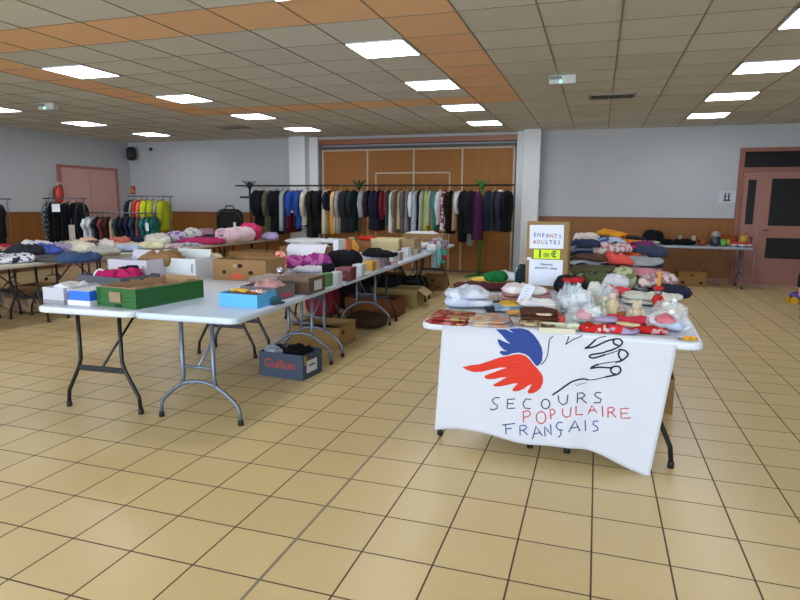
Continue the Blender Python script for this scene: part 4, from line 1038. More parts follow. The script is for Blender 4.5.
for i in range(nu+1):
    for j in range(-4, nv+1):
        u = i/nu
        if j < 0:
            x, z = bedge(u, 0); y = by(x, .745)+.03*(-j); z = .7445+.003
        else:
            x, z = bedge(u, j/nv); y = by(x, z)
            if j == 0: z = .7465
        g[i, j] = bm.verts.new((x, y, z))
for i in range(nu):
    for j in range(-4, nv):
        f = bm.faces.new((g[i, j], g[i+1, j], g[i+1, j+1], g[i, j+1])); f.smooth = True
bn = obj('banner_cloth', bm, plain('c1c4cd', .85, bump=.15, bscale=120, vary=.03, spec=.2), t)
sm = bn.modifiers.new('thickness', 'SOLIDIFY'); sm.thickness = .0016; sm.offset = 1
def bpt(px, py, off=.004):
    p = aty(px, py, 3.38); x, z = p.x, p.z
    for _ in range(3):
        q = aty(px, py, by(x, z)-off); x, z = q.x, q.z
    return Vector((x, by(x, z)-off, z))
def poly_art(name, pts, c, conv, off=.004):
    P = [bpt(*conv(*p), off) for p in pts]
    from mathutils.geometry import tessellate_polygon
    bm = bmesh.new(); vs = [bm.verts.new(p) for p in P]
    for tri in tessellate_polygon([[Vector((p.x, p.z, 0)) for p in P]]):
        try: bm.faces.new([vs[i] for i in tri])
        except ValueError: pass
    for _ in range(2): bmesh.ops.subdivide_edges(bm, edges=bm.edges[:], cuts=1, use_grid_fill=True)
    for v in bm.verts: v.co.y = by(v.co.x, v.co.z)-off
    return obj(name, bm, plain(c, .8, vary=.05), t)
cA = lambda x, y: (440+x*.15, 325+y*.15)
RED = [(148,276),(165,278),(205,268),(262,262),(330,240),(392,218),(440,208),(500,196),(535,194),(570,206),(600,232),(622,262),(650,292),(676,325),(687,352),(686,385),(672,418),(650,440),(620,455),(590,458),(583,440),(600,420),(610,396),(590,402),(560,425),(525,440),(490,443),(482,430),(500,408),(520,388),(490,390),(450,400),(400,410),(365,410),(352,400),(380,385),(420,362),(448,348),(410,350),(365,360),(320,362),(296,352),(298,338),(340,322),(400,300),(446,284),(400,284),(340,297),(280,312),(225,314),(185,302),(160,288)]
BLUE = [(372,24),(385,28),(440,30),(470,45),(490,52),(455,26),(500,22),(545,22),(590,35),(625,65),(655,105),(678,150),(685,190),(680,235),(665,262),(648,275),(632,262),(612,235),(590,208),(560,192),(530,184),(490,188),(455,200),(420,203),(395,185),(405,172),(450,175),(425,165),(395,135),(382,100),(392,94),(430,112),(470,126),(440,100),(410,65),(388,45)]
poly_art('red_wing', RED, 'c42a12', cA); poly_art('blue_wing', BLUE, '1c397f', cA)
def strokes(name, lst, r, c, conv, off=.0035):
    bm = bmesh.new()
    for pts in lst:
        P = [bpt(*conv(*p), off) for p in pts]
        Q = []
        for a, b_ in zip(P, P[1:]):
            Q.append(a); m_ = (a+b_)/2; m_.y = by(m_.x, m_.z)-off; Q.append(m_)
        Q.append(P[-1]); tube(bm, Q, r, 5)
    o = obj(name, bm, plain(c, .8), t); return o
cS = lambda x, y: (500+x*.2, 345+y*.2)
cH = lambda x, y: (430+x*.325, 325+y*.325)
cF = lambda x, y: (560+x*.2, 250+y*.2)
def circ(cx, cy, rx, ry): return [(cx+rx*math.sin(a*PI/8), cy-ry*math.cos(a*PI/8)) for a in range(17)]
conv_b = lambda p: (((430+p[0]*.325)-500)/.2, ((325+p[1]*.325)-345)/.2)
S1 = [conv_b(p) for p in ((214,224),(202,223),(191,231),(196,241),(207,247),(206,257),(192,262),(184,258))]
strokes('black_lettering', [S1, [(75,270),(38,272),(36,318),(75,316)], [(37,294),(68,292)], [(155,272),(130,270),(114,292),(122,315),(152,318)], circ(228,295,21,24), [(292,252),(293,280),(312,300),(334,290),(340,250)], [(386,290),(388,240),(415,240),(425,252),(410,264),(388,268)], [(405,266),(432,290)], [(506,238),(482,238),(472,250),(485,262),(505,270),(500,288),(468,290)]], .0031, '1d252e', cS)
strokes('red_lettering', [[(118,386),(115,334)], [(115,334),(140,328),(153,340),(145,356),(117,362)], circ(205,363,24,30), [(255,370),(249,324),(266,320),(275,332),(268,347),(252,352)], [(312,318),(314,350),(330,362),(350,355),(356,312)], [(380,305),(380,350),(415,348)], [(440,345),(460,303),(484,340)], [(448,330),(474,325)], [(511,306),(514,358)], [(540,364),(540,315),(562,312),(573,322),(562,334),(542,338)], [(556,336),(580,362)], [(645,317),(604,318),(606,367),(653,365)], [(605,342),(638,340)]], .0031, 'c8372f', cS)
strokes('blue_lettering', [[(28,396),(30,446)], [(12,400),(74,392)], [(29,420),(58,416)], [(100,452),(99,405),(125,401),(133,412),(122,424),(100,428)], [(115,427),(138,448)], [(162,470),(180,407),(212,455)], [(170,445),(200,438)], [(225,456),(223,408),(257,450),(252,397)], [(312,388),(290,387),(279,405),(290,423),(316,426)], [(300,428),(307,445),(293,462)], [(343,436),(375,378),(399,430)], [(355,415),(389,410)], [(425,377),(428,429)], [(492,381),(470,381),(464,397),(486,410),(491,425),(465,433)]], .0031, '1f3c80', cS)
def smooth(pts, m=4):
    if len(pts) < 3: return pts
    P = [pts[0]]+list(pts)+[pts[-1]]; out = []
    for i in range(1, len(P)-2):
        for k in range(m):
            u = k/m; q = []
            for c in (0, 1):
                a, b_, c_, d_ = P[i-1][c], P[i][c], P[i+1][c], P[i+2][c]
                q.append(.5*(2*b_+(c_-a)*u+(2*a-5*b_+4*c_-d_)*u*u+(3*b_-a-3*c_+d_)*u**3))
            out.append(tuple(q))
    return out+[pts[-1]]
cN = lambda x, y: (545+x*.125, 325+y*.125)
thin = [[(65,92),(38,115),(28,170),(20,240),(0,285),(-32,318)], [(190,92),(180,125),(165,157)], [(165,157),(230,115),(300,85)], [(400,118),(440,100),(490,92)],
 [(480,238),(530,224),(590,203)], [(430,315),(480,304),(552,294)], [(480,417),(400,436),(345,441)]]
thick = [[(318,187),(350,168),(385,135),(405,118)], [(318,187),(380,178),(430,158),(500,126),(560,112),(600,114),(619,137),(606,162),(575,182),(530,202),(480,216)],
 [(560,114),(546,130),(556,152),(588,163)], [(480,220),(420,230),(372,238),(355,254),(380,265),(430,255),(480,238)],
 [(590,194),(640,205),(664,235),(640,266),(600,290),(560,298)], [(602,205),(588,230),(595,258),(612,278)],
 [(430,315),(400,325),(365,347),(430,337),(520,342),(560,330),(595,335),(606,362),(590,387),(560,400),(480,416)], [(545,336),(526,356),(536,384),(566,396)],
 [(345,440),(300,432),(225,450),(175,480),(120,520),(60,560)]]
strokes('hand_outline', [smooth(q) for q in thin], .0026, '141a24', cN)
strokes('hand_outline', [smooth(q) for q in thick], .0048, '0d1118', cN)
strokes('signature', [smooth([(238,468),(250,480),(262,488),(272,468),(286,478),(300,468),(330,464)])], .0013, '333333', cN)

TT = TOPZ+.006
def on(x0, x1, yb, yt, depth, c, label, cat='cloth', name='folded_cloth', z=TT, **k):
    return softp(name, label, cat, x0, x1, yb, yt, depth, c if not isinstance(c, str) else cloth(c), z=z, **k)
o = on(429, 474, 327, 309, .3, pattern('7e2422', '938a4e', scale=15, thr=.54, c3='b0686a'), 'red and olive flowered towel folded at the banner table corner', cat='towel', name='folded_towel', h=.05, k=9, amp=.006, layers=2, rz=R(-2))
o = on(466, 513, 329, 311, .3, pattern('b8a48c', '8a8f9c', scale=11, thr=.5, c3='b9886c'), 'beige and grey printed cloth folded next to the flowered towel', h=.045, k=4, amp=.02, rz=R(10), layers=2)
on(443, 492, 309, 288, .3, pattern('b4bcd0', 'c9cdd8', scale=8), 'pale blue-white towel rolled behind the flowered towel', cat='towel', name='folded_towel', h=.11, k=3.4, amp=.035, layers=2, rz=.3)
on(492, 528, 313, 303, .2, pattern('9fb5c6', '6b86a8', scale=20), 'light blue printed cloth beneath the pink folded linens', h=.03, amp=.01)
on(497, 556, 311, 301, .22, 'd2a23a', 'mustard orange folded cloth under white and pink linens', h=.035, amp=.008, k=7)
on(518, 556, 308, 299, .2, 'd6d6d9', 'white folded cloth over the mustard orange one', z=TT+.037, h=.04, amp=.014, k=5)
on(500, 552, 302, 290, .25, 'cc9896', 'salmon pink folded linens in the middle of the banner table', z=TT, h=.085, amp=.02, k=4, layers=3)
on(502, 546, 296, 284, .22, pattern('cfc4c6', 'd9d9dc', scale=9), 'white rolled linen on top of the salmon pink linens', z=TT+.078, h=.05, amp=.015, k=4)
t = thing('paper_note', 'white paper strip with faint writing propped on the pink linens', 'paper', tuple(atz(522, 303, TT+.05)), R(-15))
M4 = Matrix.Rotation(R(-38), 4, 'X')
obj('strip', B(-.04, .04, -.001, .001, 0, .14, mat=M4 @ Matrix.Rotation(R(8), 4, 'Y')), plain('cdd4e4', .6), t)
bm = bmesh.new()
for i in range(5): bx(bm, -.026, .02-.008*(i % 2), -.0025, -.0012, .03+i*.02, .033+i*.02, mat=M4 @ Matrix.Rotation(R(8), 4, 'Y'))
obj('handwriting', bm, plain('8a93b5', .6), t)
# brown knitted garment with pale lace
on(518, 556, 328, 318, .2, pattern('b5a283', '6d5a40', scale=30), 'beige lace trimming under the brown knitted garment', h=.02, amp=.012, rz=.1)
on(520, 559, 322, 306, .2, '4b2f22', 'dark brown knitted garment folded on beige lace', cat='clothes', name='folded_garment', h=.06, z=TT+.018, k=8, amp=.009, layers=2, rz=.08)
on(536, 552, 316, 314, .03, 'b9a68e', 'small cream strap on the brown knitted garment', z=TT+.072, h=.012, amp=.003, n=8)
# beige tray
loc = atz(563, 334, TT)
t = open_box('plastic_tray', 'ivory plastic tray at the front edge beside the lace', 'tray', (loc.x-.03, loc.y-.0, TT), R(6), .19, .18, .028, plain('c3bfa8', .4))
# red scarves
on(578, 612, 334, 320, .13, pattern('b8201c', 'c9b8bc', scale=18, thr=.6), 'red printed scarf bundle beside the ivory tray', cat='scarf', name='scarf', h=.04, amp=.025, k=3)
on(606, 638, 335, 324, .12, pattern('c2292a', '9d8fb0', scale=13, thr=.52), 'red and lavender scarf bundle in the middle front', cat='scarf', name='scarf', h=.04, amp=.025, k=3)
on(634, 667, 335, 326, .1, pattern('ac1d1c', 'b98c92', scale=16, thr=.62), 'red scarf tail reaching toward the soap card', cat='scarf', name='scarf', h=.03, amp=.02, k=3)
on(592, 618, 323, 316, .1, '9d8fae', 'lavender cloth over the red scarves', z=TT+.035, h=.025, amp=.015, k=3)
on(604, 650, 325, 314, .16, 'd23a52', 'coral pink folded cloth behind the red scarves', h=.035, amp=.008, k=5)
on(616, 640, 327, 321, .07, 'c8b48a', 'small cream cloth between coral and red cloths', z=TT+.03, h=.02, amp=.01, k=3)
# clear bags with things
def clear_bag(x0, x1, yb, yt, depth, label, inner, seed, h=None):
    p, w_, hh = place(x0, x1, yb, yt, depth, TT); a = math.atan2(p.x, p.y)
    t = thing('plastic_bag', label, 'plastic bag', (p.x+math.sin(a)*depth/2, p.y+math.cos(a)*depth/2, TT), -a)
    bm = bmesh.new(); pillow(bm, 0, 0, 0, w_, depth, h or hh, 2.6, .045, 11, seed, n=20, dome=.3, ridged=True)
    obj('clear_film', bm, glass('e6eef4', .22), t)
    hh = h or hh
    bm = bmesh.new(); tube(bm, [(0, 0, hh*.8), (.01, .01, hh), (.02, .0, hh+.025)], [.02, .008, .016], 8); obj('knot', bm, glass('e4ecf2', .6), t)
    for i, c in enumerate(inner):
        ang = i*2.4+seed; r_ = .22*min(w_, depth)
        lump(t, 'wrapped_toy', r_*math.cos(ang), r_*math.sin(ang), .004+hh*.22*(i % 3), w_*.5, depth*.5, hh*.55, cloth(c), amp=.015, k=2.5)
    return t
clear_bag(557, 592, 314, 285, .2, 'clear plastic bag of pale blue and white toys beside the sign box', ['b9c8d4', 'd5dde2', '9db5c8', 'c9d3d6', 'e0e4e6'], 3)
clear_bag(585, 616, 308, 284, .2, 'clear plastic bag with cream and grey contents beside the doll', ['c9c6a8', 'bfc8c9', 'd8d8cf', 'a9b4b0'], 11)
clear_bag(566, 606, 325, 306, .15, 'clear plastic bag with small red and green bits behind the scarves', ['b5c4b6', 'c77a80', 'd2d8d6', 'aebfae', 'dfe2df'], 21)
clear_bag(645, 688, 332, 313, .17, 'clear bag of blue and white patterned items near the soap card', ['a9bcdc', 'd9dde8', 'c56a78', 'b9c9e2', 'e2e4ea'], 31)
clear_bag(654, 686, 318, 302, .14, 'crumpled clear bag of cream items at the table side', ['d2cfc0', 'cfc8b6', 'dcdcd4'], 41)
for x0, x1, yb, c, lb in ((551, 560, 322, 'c2594a', 'small coral red toy beside the brown garment'), (556, 565, 325, 'b8483c', 'small red striped toy next to the ivory tray'), (546, 556, 308, '9fb56a', 'small green trinket behind the brown garment'), (545, 557, 315, 'cdb9b0', 'pale pink trinket between linens and bags')):
    on(x0, x1, yb, yb-9, .07, c, lb, cat='toy', name='small_toy', amp=.008, k=3, n=8, h=.05)
# plush lamb, doll
def ball(name, c, r, mt, parent, s=(1, 1, 1)):
    bm = bmesh.new(); bmesh.ops.create_uvsphere(bm, u_segments=16, v_segments=12, radius=r, matrix=Matrix.Translation(c) @ Matrix.Diagonal((*s, 1)))
    for v in bm.verts: v.co += (v.co-Vector(c)).normalized()*r*.06*nz(v.co, 40, 2)
    for f in bm.faces: f.smooth = True
    return obj(name, bm, mt, parent)
p = atz(636, 319, TT)
CR = cloth('cfc3a6')
t = thing('plush_bear', 'cream plush bear sitting beside the red round ornament', 'plush toy', (p.x, p.y, TT), R(10))
ball('body', (0, 0, .036), .036, CR, t, (1, .85, 1)); hd = ball('head', (0, -.005, .087), .028, CR, t)
for s in (-1, 1):
    ball('ear', (s*.022, 0, .11), .01, CR, hd); ball('arm', (s*.036, -.014, .045), .014, CR, t, (1, 1, 1.5)); ball('leg', (s*.024, -.032, .015), .015, CR, t, (1, 1.5, 1))
ball('muzzle', (0, -.03, .08), .011, cloth('ddd4bd'), hd); ball('nose', (0, -.041, .083), .004, plain('3a2a22'), hd)
for s in (-1, 1): ball('eye', (s*.01, -.03, .093), .003, plain('151210', .3), hd)
p = atz(612, 317, TT)
t = thing('doll', 'ivory robed doll figure beside the cream plush bear', 'doll', (p.x, p.y, TT), 0)
bm = bmesh.new(); lathe(bm, [(.045, 0), (.05, .01), (.036, .06), (.022, .1), (.012, .115)]); obj('robe', bm, cloth('c9bc98'), t)
h_ = ball('head', (0, 0, .13), .019, cloth('d3b596'), t); ball('hair', (0, .005, .136), .0195, cloth('d9d2bd'), h_, (1, 1, .9))
for s in (-1, 1):
    bm = bmesh.new(); tube(bm, [(s*.018, 0, .098), (s*.034, -.012, .075), (s*.02, -.03, .065)], [.01, .009, .007], 8); obj('arm', bm, cloth('c9bc98'), t)
p = atz(621, 318, TT)
t = thing('basket', 'tiny amber wicker basket between the doll and plush bear', 'basket', (p.x, p.y-.01, TT))
bm = bmesh.new(); lathe(bm, [(.02, 0), (.027, .01), (.03, .04), (.026, .04), (.022, .012)], n=14); obj('bowl', bm, pattern('a8702c', '8a5720', 'check', 90), t)
bm = bmesh.new(); tube(bm, [(-.028, 0, .038), (-.02, 0, .062), (0, 0, .07), (.02, 0, .062), (.028, 0, .038)], .0035); obj('handle', bm, plain('a06a28'), t)
p = atz(604, 316, TT)
t = thing('figurine', 'slim pale green and ivory figurine beside the robed doll', 'figurine', (p.x, p.y, TT))
bm = bmesh.new(); lathe(bm, [(.022, 0), (.026, .01), (.014, .05), (.018, .08), (.008, .1)]); obj('dress', bm, pattern('c9c7a6', '8fa58a', scale=60), t)
ball('head', (0, 0, .112), .014, cloth('d8c2a2'), t)
# red ornament with amber candle
p = atz(657, 309, TT)
t = thing('ornament', 'red round ornament with silver collar and tall amber candle', 'ornament', (p.x, p.y, TT))
RD = pattern('a81c1a', 'c23a30', scale=70)
bm = bmesh.new(); lathe(bm, [(.02, 0), (.025, .006), (.014, .014), (.02, .02)]); obj('foot', bm, plain('c9808a', .4), t)
bm = bmesh.new(); lathe(bm, [(.012, .018), (.03, .03), (.04, .052), (.04, .066), (.03, .088), (.014, .1)]); obj('red_globe', bm, RD, t)
bm = bmesh.new(); lathe(bm, [(.014, .098), (.026, .106), (.026, .12), (.018, .13)]); obj('silver_collar', bm, metalm('9a9590', .4), t)
bm = bmesh.new(); lathe(bm, [(.018, .128), (.034, .138), (.034, .15), (.018, .158)]); obj('red_ring', bm, RD, t)
bm = bmesh.new(); lathe(bm, [(.012, .156), (.014, .17), (.012, .215), (.015, .235), (.007, .262)]); obj('candle', bm, plain('c9852c', .35), t)
# soap card
p = atz(690, 340, TT-.004)
t = thing('soap_card', 'card with two round amber soaps at the table corner', 'soap', (p.x, p.y, TT-.004), R(8))
obj('card', B(-.045, .04, -.025, .03, 0, .002), plain('c9c38a', .6), t)
for i, (x, y) in enumerate(((-.016, .0), (.018, .004))):
    bm = bmesh.new(); lathe(bm, [(.018, 0), (.022, .004), (.021, .012), (.014, .018)], (x, y, .002), 14); obj('soap', bm, plain('c98a12', .25), t)
bm = bmesh.new(); tube(bm, [(-.04, .0, .004), (-.055, .012, .004), (-.05, .02, .006)], .003, 6); obj('cord', bm, plain('555862', .5), t)
# towels and cloths further back
on(622, 676, 306, 284, .34, 'cdd0c6', 'white terry towel spread between plush bear and navy clothes', cat='towel', name='folded_towel', h=.06, k=5, amp=.014, layers=2)
on(655, 682, 302, 288, .25, 'd3d6d2', 'white cloth corner behind the red ornament', h=.05, k=4, amp=.012)
on(652, 690, 300, 286, .4, '1a2136', 'navy clothes hanging at the aisle corner behind the towel', cat='clothes', name='folded_garment', h=.07, k=4, amp=.02)
on(588, 628, 291, 276, .3, 'cfd2dc', 'white crumpled shirt behind the clear plastic bags', cat='shirt', name='crumpled_shirt', h=.11, k=3, amp=.03)
on(604, 632, 298, 284, .16, 'cf4b52', 'coral and black garment beside the white crumpled shirt', cat='clothes', name='crumpled_garment', h=.08, k=3, amp=.025)
on(552, 590, 295, 281, .26, pattern('17171c', '1f1d28', scale=8), 'black garment heap behind the clear bags', cat='clothes', name='crumpled_garment', h=.1, k=3, amp=.03)
on(562, 584, 284, 279, .15, 'b3242c', 'bright red cloth on the black garment heap', z=TT+.09, h=.04, amp=.015, k=3)
# far end of the shorter table: green cloth, white cloth, maroon, yellow
on(452, 520, 291, 283, .22, '4a2026', 'maroon garment at the far end of the shorter table', cat='clothes', name='folded_garment', h=.05, k=5, amp=.012)
on(470, 560, 284, 281, .1, 'cfae4c', 'yellow strip of cloth beyond the maroon garment', h=.055, amp=.008)
on(484, 507, 283, 273, .16, '10632e', 'emerald green crumpled cloth beside the white one', z=TT+.03, h=.08, k=2.6, amp=.04)
on(494, 528, 282, 272, .2, 'd2d7dc', 'white crumpled cloth beside the sign box', z=TT+.03, h=.07, k=3, amp=.02)
on(514, 527, 287, 262, .1, pattern('16262c', '8fa0a0', scale=14, thr=.6), 'dark green and white scarf slumped against the sign box', cat='scarf', name='scarf', h=.17, k=2.6, amp=.03)
# sign box
SX, SY = -.385, 5.16
t = thing('sign_box', 'upright cardboard box carrying three paper signs and a yellow price strip', 'sign', (SX, SY, TOPZ+.002), RZ2)
obj('carton', B(-.17, .17, 0, .2, 0, .56, r=.004), card('a38453'), t)
obj('carton_wing', B(.17, .176, -.02, .2, 0, .555), card('97794a'), t)
pp = obj('top_paper', B(-.138, .138, -.004, -.001, .34, .535, mat=Matrix.Rotation(R(-1), 4, 'Y')), plain('d5d8e6', .6), t)
lc = ['3f6f9c', '5c8f8a', '6c4580', '445a9c', 'd0602e', '3b5fa0', '4f7f96']
for k, chx in enumerate('ENFANTS'):
    text(chx, .045, plain(lc[k], .6), pp, (-.102+k*.034, -.0055, .452-.002*k), FRONT, 'letter', sx=.9)
lc = ['c22c5c', '4a9c94', 'd0903c', '3a4a7c', '50357c', '5c5a6a', '3c8a9c']
for k, chx in enumerate('ADULTES'):
    text(chx, .045, plain(lc[k], .6), pp, (-.102+k*.033, -.0055, .392), FRONT, 'letter', sx=.9)
pp = obj('yellow_strip', B(-.105, .108, -.004, -.001, .255, .33), plain('c6e400', .6), t)
text('1', .085, plain('17200a', .6), pp, (-.055, -.0055, .292), FRONT, 'letter'); text('00', .045, plain('5c7a10', .6), pp, (-.002, -.0055, .285), FRONT, 'letter'); text('\u20ac', .07, plain('1c2a0c', .6), pp, (.058, -.0055, .292), FRONT, 'letter')
pp = obj('bottom_paper', B(-.14, .135, -.004, -.001, .03, .248), plain('d2d8e6', .6), t)
text('V\u00eatements', .024, plain('5a6270', .6), pp, (0, -.0055, .208), FRONT, 'letter'); text('ENFANTS - B\u00e9b\u00e9s', .024, plain('555a6a', .6), pp, (0, -.0055, .176), FRONT, 'letter')
obj('tape', B(-.16, -.125, -.005, -.001, .24, .262), plain('cfd2d6', .4), t)
# piles of folded clothes
PAL = [('22304f', 'navy'), ('b8505c', 'rose red'), ('4f5a48', 'olive'), ('8a94a3', 'grey-blue'), ('c77c1f', 'amber'), ('1a1a20', 'black'), ('b9a5a5', 'dusty pink'), ('3d5a7c', 'denim blue'), ('cfcac2', 'cream'), ('7a3a6a', 'violet'), ('a9352c', 'brick red'), ('6b6f72', 'mid grey'), ('24485a', 'petrol'), ('c9b48a', 'sand'), ('56304a', 'plum'), ('9aa88c', 'sage green')]
def pile(x, y, spec, w_=.4, d_=.4, note='', z0=TT-.004, rz0=RZ2):
    z = z0
    for i, (c, nm, h) in enumerate(spec):
        c = c if not isinstance(c, str) else cloth(c)
        soft('folded_garment', '%s folded garment, %s' % (nm, note), 'clothes', (x+rnd.uniform(-.03, .03), y+rnd.uniform(-.03, .03), z), w_*rnd.uniform(.9, 1.1), d_*rnd.uniform(.94, 1.06), h, c, rz=rz0+rnd.uniform(-.45, .45), k=rnd.choice((2.8, 3.6, 5)), amp=.03, freq=6, sag=.05 if i else 0, n=13, layers=1 if h < .05 else 2)
        z += h*.98
FL = pattern('6f7f4a', 'c08c9c', scale=16)
pile(.40, 5.62, [('1c2336', 'navy blue', .03), ('cfd0d0', 'pale grey', .025), (pattern('b98088', 'd8cfc8', scale=14), 'pink printed', .03), ('b97c88', 'dusty pink', .065)], .42, .4, 'aisle pile behind the white terry towel')
pile(-.02, 5.5, [('35233c', 'dark violet', .045), ('8a93ab', 'blue-grey', .04), ('9aa57c', 'pale green', .045), ('4d4a34', 'olive', .045)], .4, .38, 'pile beside the sign box')
pile(.36, 6.08, [('182036', 'navy', .06), ('45304e', 'aubergine', .05), ('b9808a', 'rose', .04), ('24282e', 'charcoal', .03), ('8c9094', 'heather grey', .045)], .46, .42, 'second aisle pile from the towel')
pile(-.04, 6.0, [('3d4a64', 'denim', .06), ('5c4a3c', 'brown', .05), ('26344c', 'dark blue', .06), ('b9c4cc', 'ice blue', .03), ('51392c', 'chestnut', .04)], .4, .4, 'middle pile next to the sign box')
pile(.32, 6.55, [('1c1e28', 'black', .07), ('2f3a5c', 'navy denim', .06), ('24486a', 'petrol blue', .05), ('cfc4c8', 'pale pink', .03), ('cc5524', 'tomato', .035)], .44, .42, 'third aisle pile from the towel')
pile(-.03, 6.5, [('4a4a52', 'graphite', .07), ('23304a', 'ink blue', .06), ('35507c', 'jean blue', .06), ('2a3a5c', 'washed navy', .06), ('6a7488', 'faded denim', .04)], .4, .4, 'denim pile behind the sign box')
pile(.33, 7.0, [('1a1c22', 'black', .1), ('34465c', 'steel blue', .07), (pattern('8f3a6a', '3a3f7a', scale=12), 'magenta printed', .05), ('b02c62', 'fuchsia', .04)], .42, .42, 'aisle pile with the fuchsia top')
pile(-.02, 6.98, [('23304f', 'navy', .1), ('35507c', 'mid blue', .09), ('9a4a60', 'raspberry', .06), ('22304c', 'indigo', .05), ('b5303a', 'scarlet', .035)], .4, .4, 'middle pile with the scarlet top')
pile(.28, 7.48, [('1c1c22', 'black', .12), ('6b2c4c', 'berry', .07), ('c98a80', 'salmon', .05), ('cc5a24', 'burnt orange', .05)], .46, .42, 'aisle pile with the burnt orange top')
pile(-.02, 7.45, [('22304c', 'navy', .14), ('7c2f38', 'wine', .08), ('2c4468', 'ocean blue', .07), ('c0b8b0', 'pearl', .04)], .4, .42, 'middle pile with the pearl top')
pile(.34, 7.98, [('20222a', 'charcoal black', .13), ('17181c', 'jet black', .1), ('c87f22', 'golden orange', .055)], .46, .42, 'aisle pile with the golden orange top')
pile(-.03, 7.95, [('2a3a5c', 'royal navy', .14), ('b03440', 'cherry red', .1), ('cbbfae', 'champagne', .06), ('c23a44', 'poppy red', .03)], .42, .42, 'middle pile with the poppy red top')
pile(.4, 8.5, [('24262e', 'blackish grey', .14), ('1a1b20', 'coal black', .13), ('15161a', 'matt black', .04)], .44, .42, 'last pile on the aisle corner')
pile(.02, 8.48, [('202a44', 'dark navy', .14), ('8a8f9c', 'pewter', .1), ('2b3a3a', 'spruce green', .07)], .42, .42, 'last pile on the column side')
def loose(x, y, z, w_, d_, h_, c, lb, rz=0, name='crumpled_garment', cat='clothes', **k):
    soft(name, lb, cat, (x, y, z), w_, d_, h_, c if not isinstance(c, str) else cloth(c), rz=rz, k=k.pop('k', 2.8), amp=k.pop('amp', .035), n=14, sag=.06, **k)
loose(.02, 5.28, TT, .26, .2, .13, '50553a', 'olive green knit slumped before the pile beside the sign box', .3)
loose(.24, 5.42, TT+.0, .22, .24, .17, pattern('6b6a45', 'a3a585', scale=14), 'moss green printed blouse hanging between the two nearest piles', -.3)
loose(.2, 5.9, TT+.16, .24, .3, .08, 'cf5148', 'small coral red top wedged between the middle piles', .5)
loose(.5, 5.34, TT+.05, .34, .2, .08, pattern('c7b5b2', '8a6a70', scale=22), 'pink and beige printed scarf before the aisle pile', .15)
loose(.16, 6.3, TT+.24, .34, .3, .07, pattern('c9c3c0', 'b9787c', 'stripe', 6), 'white and rose striped shirt thrown on the middle piles', .6)
loose(.52, 6.45, TT+.2, .28, .34, .09, '343c50', 'dark slate jacket slipping toward the aisle', -.5)
loose(.15, 6.85, TT+.29, .36, .3, .06, pattern('35507c', 'a9b4c6', scale=12), 'blue and white printed blouse high on the denim piles', -.2)
loose(.5, 7.1, TT+.22, .3, .3, .08, '6b2b5e', 'purple top sliding off the fuchsia pile', .4)
loose(-.1, 6.3, TT+.3, .28, .3, .06, '27324c', 'navy jumper lying on the denim pile behind the sign box', .4)
loose(-.12, 7.6, TT+.31, .3, .3, .06, 'd3c9c4', 'pearl white blouse on the far middle pile', .2)
loose(.16, 7.85, TT+.33, .36, .3, .06, 'c98a24', 'amber scarf heap on the far piles', .1)
on(650, 672, 285, 276, .25, pattern('2b2350', 'a5305c', scale=14, thr=.55), 'indigo and magenta garment slipping off the aisle pile', cat='clothes', name='folded_garment', z=TT+.0, h=.09, k=3, amp=.02)
# box under the banner table
t = open_box('cardboard_box', 'cardboard box on the floor beneath the banner table', 'cardboard box', (.41, 4.45, 0), RZ2, .33, .45, .25, card('a5804a'))

for x0, x1, yb, yt, dp, c, lb in (
    (489, 500, 302, 295, .14, 'b9a9a0', 'beige cloth between blue-white towel and pink linens'),
    (505, 522, 316, 312, .07, 'cf9a5a', 'light orange cloth edge behind the printed cloth'), (484, 498, 312, 306, .1, '2b2c34', 'small black cloth behind the printed cloth'),
    (596, 608, 314, 304, .08, 'cfd3c8', 'white knitted item behind the pale figurine'), (640, 655, 322, 314, .08, 'c9cfc8', 'white crumpled item between bear and clear bag'),
    (566, 580, 331, 325, .06, 'c4cfbb', 'pale green cloth beside the ivory tray'), (586, 600, 322, 315, .06, 'd8c9c4', 'pinkish white cloth behind the red scarves'),
    (628, 648, 305, 299, .1, '9aa5a8', 'grey printed cloth behind the bear'), (655, 668, 323, 317, .06, 'c87a80', 'rose cloth beside the clear bag of blue items'),
    (558, 575, 300, 292, .1, '2a2a38', 'dark blue cloth behind the clear bags')):
    on(x0, x1, yb, yt, dp, c, lb, name='small_cloth', amp=.018, k=3, n=10, h=.035)
# ---- goods on the back wall table -----------------------------------------------
BT = TOPZ+.001
def bk(name, cat, x0, x1, yt, c, label, depth=.25, Y=12.0, **k):
    a, b_ = aty(x0, 245, Y), aty(x1, 245, Y); zt = aty((x0+x1)/2, yt, Y).z
    return soft(name, label, cat, ((a.x+b_.x)/2, Y+depth/2, BT), b_.x-a.x, depth, max(.03, zt-TOPZ), c if not isinstance(c, str) else cloth(c), k=k.pop('k', 3), amp=k.pop('amp', .015), n=10, **k)
bk('folded_cloth', 'cloth', 641, 661, 241.5, 'a9ab98', 'pale folded cloth at the end of the back wall table', Y=11.9)
bk('handbag', 'handbag', 642, 664, 231.5, '101318', 'black shiny handbag behind the pale folded cloth', Y=12.25, depth=.2)
bk('black_clothes', 'clothes', 661, 676, 240, '0d1013', 'black folded bag next to the pale cloth on the back wall table')
bk('black_clothes', 'clothes', 674, 697, 240, '0b0c10', 'black long bag in the middle of the back wall table')
bk('small_toy', 'toy', 678, 683, 236, 'a09080', 'small pale trinket over the black long bag', Y=12.1)
bk('small_toy', 'toy', 691, 696, 236.5, 'b39c82', 'cream trinket at the end of the black long bag', Y=12.1)
bk('small_toy', 'toy', 699, 707, 239.5, '8f4a2a', 'terracotta trinket beside the glass jar')
t = thing('glass_jar', 'tall glass jar with grey lid on the back wall table', 'jar', tuple(Vector((aty(716, 246, 12.05).x, 12.15, BT))))
